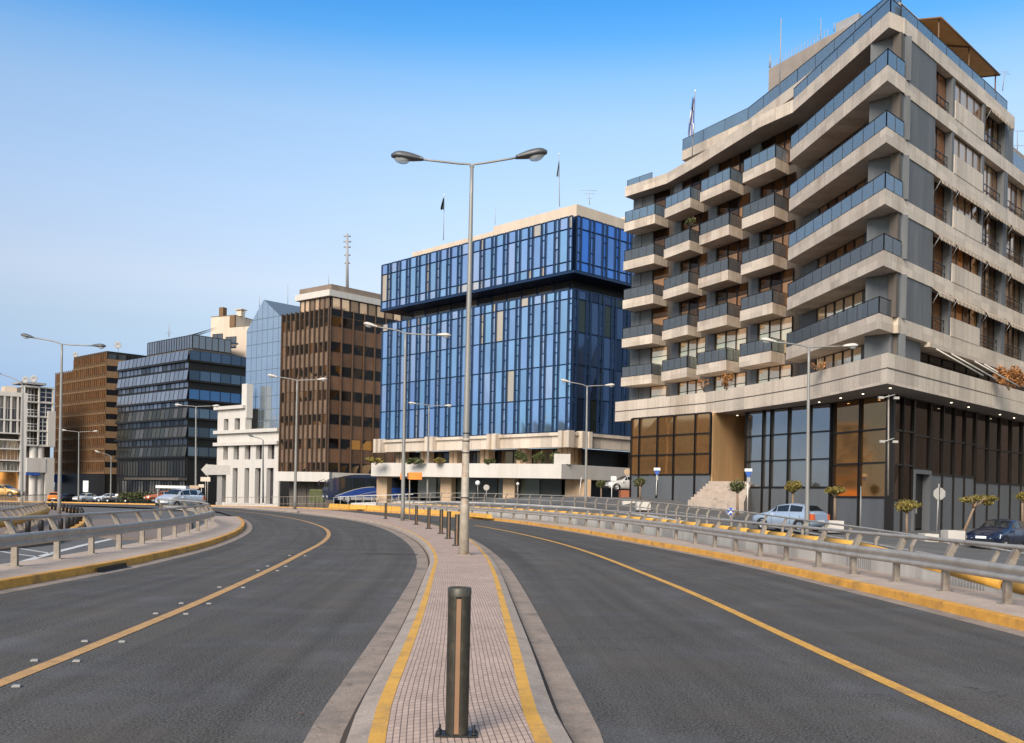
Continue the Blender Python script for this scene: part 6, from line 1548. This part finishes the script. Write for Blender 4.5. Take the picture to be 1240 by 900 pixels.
    for x in (.82*sx-L_/2, (st[-1][0]-.85)*sx-L_/2):
        for s in (1,-1):
            c = (x, s*(w-.12), r_)
            mb = MB(); mb.lathe([(r_*.6,-.11),(r_*.95,-.11),(r_,-.07),(r_,.07),(r_*.95,.11),(r_*.6,.11)], c, 20, axis='y'); ty = mb.build('tyre', M['rubber'], root)
            mb = MB(); mb.lathe([(0,.06*s),(r_*.2,.085*s),(r_*.55,.07*s),(r_*.62,.105*s),(r_*.62,0)], c, 16, axis='y'); mb.build('rim', M['rim'], ty)
            mb = MB(); 
            for k in range(12):
                a0 = math.pi*k/12; a1 = math.pi*(k+1)/12; R1 = r_*1.16; 
                mb.face([(x+math.cos(a0)*R1, s*(w+.006), r_+math.sin(a0)*R1),(x+math.cos(a1)*R1, s*(w+.006), r_+math.sin(a1)*R1),(x+math.cos(a1)*r_*.9, s*(w+.004), r_+math.sin(a1)*r_*.9),(x+math.cos(a0)*r_*.9, s*(w+.004), r_+math.sin(a0)*r_*.9)])
            mb.build('wheel_arch', M['black'], root)
    # lights, bumper, plate, mirror, door lines
    zf = st[1][2]*sz; zr_ = st[-2][2]*sz
    for s in (1,-1):
        mb = MB(); mb.box8([(-L_/2+.03,s*w*.84,zf-.2),(-L_/2+.25,s*w*.965,zf-.18),(-L_/2+.2,s*w*.5,zf-.19),(-L_/2-.01,s*w*.5,zf-.2),(-L_/2+.1,s*w*.88,zf-.03),(-L_/2+.36,s*w*.965,zf+.02),(-L_/2+.25,s*w*.5,zf),(-L_/2+.06,s*w*.5,zf-.04)]); mb.build('headlight', M['headlight'], root)
        mb = MB(); zt = zr_ ; mb.box8([(L_/2+.02,s*w*.66,zt-.32),(L_/2+.02,s*w*.92,zt-.32),(L_/2-.32,s*w*1.02,zt-.32),(L_/2-.32,s*w*.7,zt-.32),(L_/2+.0,s*w*.68,zt-.02),(L_/2+.0,s*w*.92,zt-.02),(L_/2-.30,s*w*1.02,zt-.0),(L_/2-.30,s*w*.7,zt)]); mb.build('taillight', M['taillight'], root)
        mb = MB(); mb.box8([(-L_/2+1.35*sx,s*w*.97,zf+.1),(-L_/2+1.5*sx,s*w*.97,zf+.1),(-L_/2+1.5*sx,s*w*1.13,zf+.1),(-L_/2+1.38*sx,s*w*1.13,zf+.1),(-L_/2+1.35*sx,s*w*.97,zf+.2),(-L_/2+1.5*sx,s*w*.97,zf+.22),(-L_/2+1.5*sx,s*w*1.13,zf+.22),(-L_/2+1.38*sx,s*w*1.13,zf+.2)]); mb.build('mirror', paintm, root)
        mb = MB()
        for xx in (st[4][0]*sx-L_/2-.25, st[5][0]*sx-L_/2+.1, st[6][0]*sx-L_/2-.1): mb.box(xx-.006,xx+.006, s*w*1.0-.004, s*w*1.0+.004, .3, .85*sz)
        mb.build('door_seam', M['black'], root)
    for xx,nm in ((-L_/2-.015,'front_plate'),(L_/2+.015,'rear_plate')):
        mb = MB(); mb.box(xx-.01,xx+.01,-.26,.26,.48,.6); mb.build(nm, M['plate'], root)
    mb = MB(); mb.box8([(-L_/2+.02,-w*.8,.24),(-L_/2+.02,w*.8,.24),(-L_/2+.1,w*.8,.24),(-L_/2+.1,-w*.8,.24),(-L_/2+.0,-w*.76,.42),(-L_/2+.0,w*.76,.42),(-L_/2+.1,w*.76,.42),(-L_/2+.1,-w*.76,.42)]); mb.build('grille', M['black'], root)
    return root
def setcar(c, x, y, Y, rz): 
    p = P(x,y,Y); place(c, p, rz); return c
# local car faces -x
c = make_car('parked_car','light blue hatchback with orange tail lights parked in front of the grey plinth panels',M['p_lightblue'],3.75,1.66,1.45,'hatch','car')
setcar(c, 956, 643, 52, math.radians(-50))
c = make_car('parked_car','dark navy sedan with a white plate parked at the right edge',M['p_navy'],4.4,1.72,1.42,'sedan','car')
setcar(c, 1212, 663, 50, math.radians(40))
c = make_car('moving_car','silver compact van driving towards the camera on the left carriageway',M['p_silver'],3.9,1.78,1.6,'mpv','car')
setcar(c, 218, 616, 80, math.radians(63))
c = make_car('distant_car','white car far down the street in front of the copper office',M['p_white'],4.1,1.72,1.5,'hatch','car')
setcar(c, 103, 608.5, 160, math.radians(70))
c = make_car('distant_car','red orange car half hidden behind the silver compact van',M['p_red'],4.2,1.7,1.42,'hatch','car')
setcar(c, 197, 608.5, 120, math.radians(30))
c = make_car('distant_car','grey car far away left of the hedge',M['p_silver'],4.2,1.7,1.4,'sedan','car')
setcar(c, 130, 608, 160, math.radians(20))
c = make_car('distant_car','black car directly right of the grey one by the hedge',M['p_dark'],4.3,1.7,1.4,'sedan','car')
setcar(c, 142, 608, 158, math.radians(10))
c = make_car('distant_car','dark car in front of the blue awning at the left',M['p_dark'],4.2,1.7,1.5,'hatch','car')
setcar(c, 80, 608.5, 170, math.radians(75))
c = make_car('distant_car','yellow taxi at the left edge in front of the amber ground floor',M['p_yellow'],4.5,1.75,1.5,'sedan','car')
setcar(c, 5, 602, 118, math.radians(170))
c = make_car('distant_car','orange car behind the short black bollards',M['orange'],4.1,1.7,1.5,'hatch','car')
setcar(c, 66, 608, 150, math.radians(110))
c = make_car('parked_car','white car parked up the side street above the brick planter',M['p_white'],4.3,1.75,1.5,'sedan','car')
setcar(c, 759, 595, 94, math.radians(15))
# coach
root = local('coach','large royal blue coach with a pale arch stripe parked by the glass office','coach')
Lc, Wc, Hc = 11.5, 2.5, 3.3
mb = MB(); prof = [(-Lc/2+.15,.35),(-Lc/2,.9),(-Lc/2+.02,1.5),(-Lc/2+.3,2.3),(-Lc/2+.8,2.75),(-Lc/2+3.2,Hc),(Lc/2-.3,Hc+.25),(Lc/2,Hc),(Lc/2,.35)]
A = [(x,-Wc/2,z) for x,z in prof]; B = [(x,Wc/2,z) for x,z in prof]; mb.face(A); mb.face(B[::-1])
for k in range(len(prof)): mb.face([A[k],B[k],B[(k+1)%len(prof)],A[(k+1)%len(prof)]])
bd = mb.build('body', M['p_navy'], root); bv = bd.modifiers.new('b','BEVEL'); bv.width = .12; bv.segments = 3
for s in (1,-1):
    for k in range(6):
        mb = MB(); x0 = -Lc/2+1.3+k*1.62; x1 = x0+1.54; zl = 1.75 if k > 1 else 1.5-.1*k; mb.box(x0,x1,min(s*Wc/2,s*(Wc/2+.02)),max(s*Wc/2,s*(Wc/2+.02)),zl-.3,2.95); mb.build('side_window', M['carglass'], root)
    mb = MB(); N_ = 14
    for k in range(N_):
        def q(u,d): return (-Lc/2+.9+u*4.6, s*(Wc/2+.025), .75+1.15*math.sin(u*math.pi*.5)+d)
        u0,u1 = k/N_,(k+1)/N_; mb.face([q(u0,0),q(u1,0),q(u1,.09),q(u0,.09)]); mb.face([(q(u0,-.5)[0]+.9,)+q(u0,-.5)[1:],(q(u1,-.5)[0]+.9,)+q(u1,-.5)[1:],(q(u1,-.44)[0]+.9,)+q(u1,-.44)[1:],(q(u0,-.44)[0]+.9,)+q(u0,-.44)[1:]])
    mb.build('arch_stripe', M['signgrey'], root)
    mb = MB()
    for k in range(N_*2):
        u0,u1 = k/N_,(k+1)/N_; h0,h1 = (.75+1.15*math.sin(min(1,u)*math.pi*.5) for u in (u0,u1)); xa,xb = -Lc/2+.9+u0*4.6,-Lc/2+.9+u1*4.6
        mb.face([(xa,s*(Wc/2+.022),.76),(xb,s*(Wc/2+.022),.76),(xb,s*(Wc/2+.022),h1),(xa,s*(Wc/2+.022),h0)])
    mb.build('side_panel', M['p_coach'], root)
    mb = MB(); mb.box(-Lc/2+1.2,Lc/2-.2,min(s*(Wc/2+.004),s*(Wc/2+.015)),max(s*(Wc/2+.004),s*(Wc/2+.015)),.4,.75); mb.build('skirt', M['grey'], root)
    for x in (-Lc/2+2.3, Lc/2-3.2):
        mb = MB(); mb.lathe([(.3,-.15),(.5,-.13),(.5,.13),(.3,.15)], (x,s*(Wc/2-.12),.5), 20, axis='y'); t_ = mb.build('tyre', M['rubber'], root)
        mb = MB(); mb.lathe([(0,.05*s),(.3,.14*s)], (x,s*(Wc/2-.12),.5), 16, axis='y'); mb.build('rim', M['rim'], t_)
    mb = MB(); mb.tube([(-Lc/2+.2,s*1.2,2.7),(-Lc/2-.35,s*1.5,2.5)], .035, 6); mb.box(-Lc/2-.4,-Lc/2-.3,s*1.5-.12,s*1.5+.12,1.95,2.5); mb.build('mirror', M['black'], root)
    mb = MB(); mb.box(-Lc/2+.0,-Lc/2+.12,s*.95-.2,s*.95+.2,.65,.85); mb.build('headlight', M['headlight'], root)
mb = MB(); mb.box8([(-Lc/2-.02,-1.12,1.2),(-Lc/2-.02,1.12,1.2),(-Lc/2+.2,1.12,1.2),(-Lc/2+.2,-1.12,1.2),(-Lc/2+.24,-1.05,2.3),(-Lc/2+.24,1.05,2.3),(-Lc/2+.5,1.05,2.3),(-Lc/2+.5,-1.05,2.3)]); mb.build('windscreen', M['carglass'], root)
place(root, P(452,610,116), math.radians(24))
q = [tuple(P(x,y,Y)) for x,y,Y in ((404,615,112),(412,614,111),(450,613,108),(500,612,103))]
picket('white barrier railing in front of the blue coach', q, 1.15, 1.1, m='white')
# ================================================================ camera, light, sky
cam = bpy.data.cameras.new('camera'); co = bpy.data.objects.new('camera', cam); C.objects.link(co)
cam.sensor_width = 36; cam.lens = 36*F/1240; cam.shift_y = (YH-450)/1240; cam.clip_end = 6000; cam.clip_start = .1
r = Vector((CR,0,SR)); u = Vector((-SR,0,CR)); f = Vector((0,1,0))
co.matrix_world = Matrix(((r.x,u.x,-f.x,0),(r.y,u.y,-f.y,0),(r.z,u.z,-f.z,EYE),(0,0,0,1)))
sc = bpy.context.scene; sc.camera = co
sc.render.resolution_x = 1024; sc.render.resolution_y = 743
EL, AZ = math.radians(33), math.radians(203)   # azimuth clockwise from +Y: the sun is behind the camera, slightly left
sd = Vector((math.sin(AZ)*math.cos(EL), math.cos(AZ)*math.cos(EL), math.sin(EL)))
sl = bpy.data.lights.new('sun','SUN'); sl.energy = 2.5; sl.angle = math.radians(32); sl.color = (1,.89,.76)
so = bpy.data.objects.new('sun', sl); C.objects.link(so); so.rotation_euler = sd.to_track_quat('Z','Y').to_euler(); so.location = (0,0,60)
w = bpy.data.worlds.new('World'); sc.world = w; w.use_nodes = True
nt = w.node_tree; bg = nt.nodes['Background']
sky = nt.nodes.new('ShaderNodeTexSky'); sky.sky_type = 'NISHITA'; sky.sun_disc = False; sky.sun_elevation = EL; sky.sun_rotation = AZ
sky.air_density = 1.0; sky.dust_density = .3; sky.ozone_density = 3; sky.altitude = 0
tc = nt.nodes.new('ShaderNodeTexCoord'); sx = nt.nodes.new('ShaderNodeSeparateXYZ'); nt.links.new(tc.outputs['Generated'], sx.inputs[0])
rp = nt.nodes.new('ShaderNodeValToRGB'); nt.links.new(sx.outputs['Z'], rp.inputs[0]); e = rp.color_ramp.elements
stops = [(0,(.36,.42,.62)),(.08,(.46,.47,.60)),(.156,(.96,.76,.65)),(.2,(1.38,.97,.76)),(.28,(1.48,1.16,.95)),(.35,(1.42,1.25,1.06)),(.385,(1.08,1.2,1.14)),(.42,(.52,1.02,1.2)),(.445,(.36,.92,1.2)),(.56,(.70,.80,.78)),(1,(.85,.76,.62))]  # upper sky, out of view, toned neutral and dimmed to balance the scene's light
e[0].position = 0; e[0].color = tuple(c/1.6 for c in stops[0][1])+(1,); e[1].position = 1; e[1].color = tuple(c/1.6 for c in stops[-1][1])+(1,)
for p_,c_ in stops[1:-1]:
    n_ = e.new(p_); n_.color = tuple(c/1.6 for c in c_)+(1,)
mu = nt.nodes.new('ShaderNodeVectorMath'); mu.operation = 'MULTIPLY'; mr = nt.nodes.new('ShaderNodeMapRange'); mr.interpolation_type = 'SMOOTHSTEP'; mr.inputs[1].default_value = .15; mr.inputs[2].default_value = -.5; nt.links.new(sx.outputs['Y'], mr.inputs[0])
mxx = nt.nodes.new('ShaderNodeMix'); mxx.data_type = 'RGBA'; nt.links.new(mr.outputs[0], mxx.inputs[0]); nt.links.new(rp.outputs[0], mxx.inputs[6]); mxx.inputs[7].default_value = (.98,.80,.60,1)   # sunward sky tinted warm, added to warm the scene's light and reflections
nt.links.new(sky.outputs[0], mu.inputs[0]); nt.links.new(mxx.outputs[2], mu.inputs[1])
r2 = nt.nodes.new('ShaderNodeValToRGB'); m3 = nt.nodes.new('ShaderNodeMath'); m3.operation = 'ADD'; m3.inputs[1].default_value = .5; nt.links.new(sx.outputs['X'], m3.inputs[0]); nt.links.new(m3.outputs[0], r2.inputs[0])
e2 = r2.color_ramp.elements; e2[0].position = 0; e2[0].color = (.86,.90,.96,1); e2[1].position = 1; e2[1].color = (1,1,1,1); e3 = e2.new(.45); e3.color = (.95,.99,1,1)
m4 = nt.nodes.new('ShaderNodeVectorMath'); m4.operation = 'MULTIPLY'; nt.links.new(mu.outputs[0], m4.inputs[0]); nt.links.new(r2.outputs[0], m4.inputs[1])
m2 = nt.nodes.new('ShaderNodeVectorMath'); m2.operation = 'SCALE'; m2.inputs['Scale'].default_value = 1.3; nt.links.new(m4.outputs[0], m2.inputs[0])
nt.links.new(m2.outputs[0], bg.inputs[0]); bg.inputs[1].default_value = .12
sc.view_settings.view_transform = 'Standard'; sc.view_settings.look = 'None'; sc.view_settings.gamma = 1; sc.view_settings.use_curve_mapping = False
sc.view_settings.exposure = 1.08
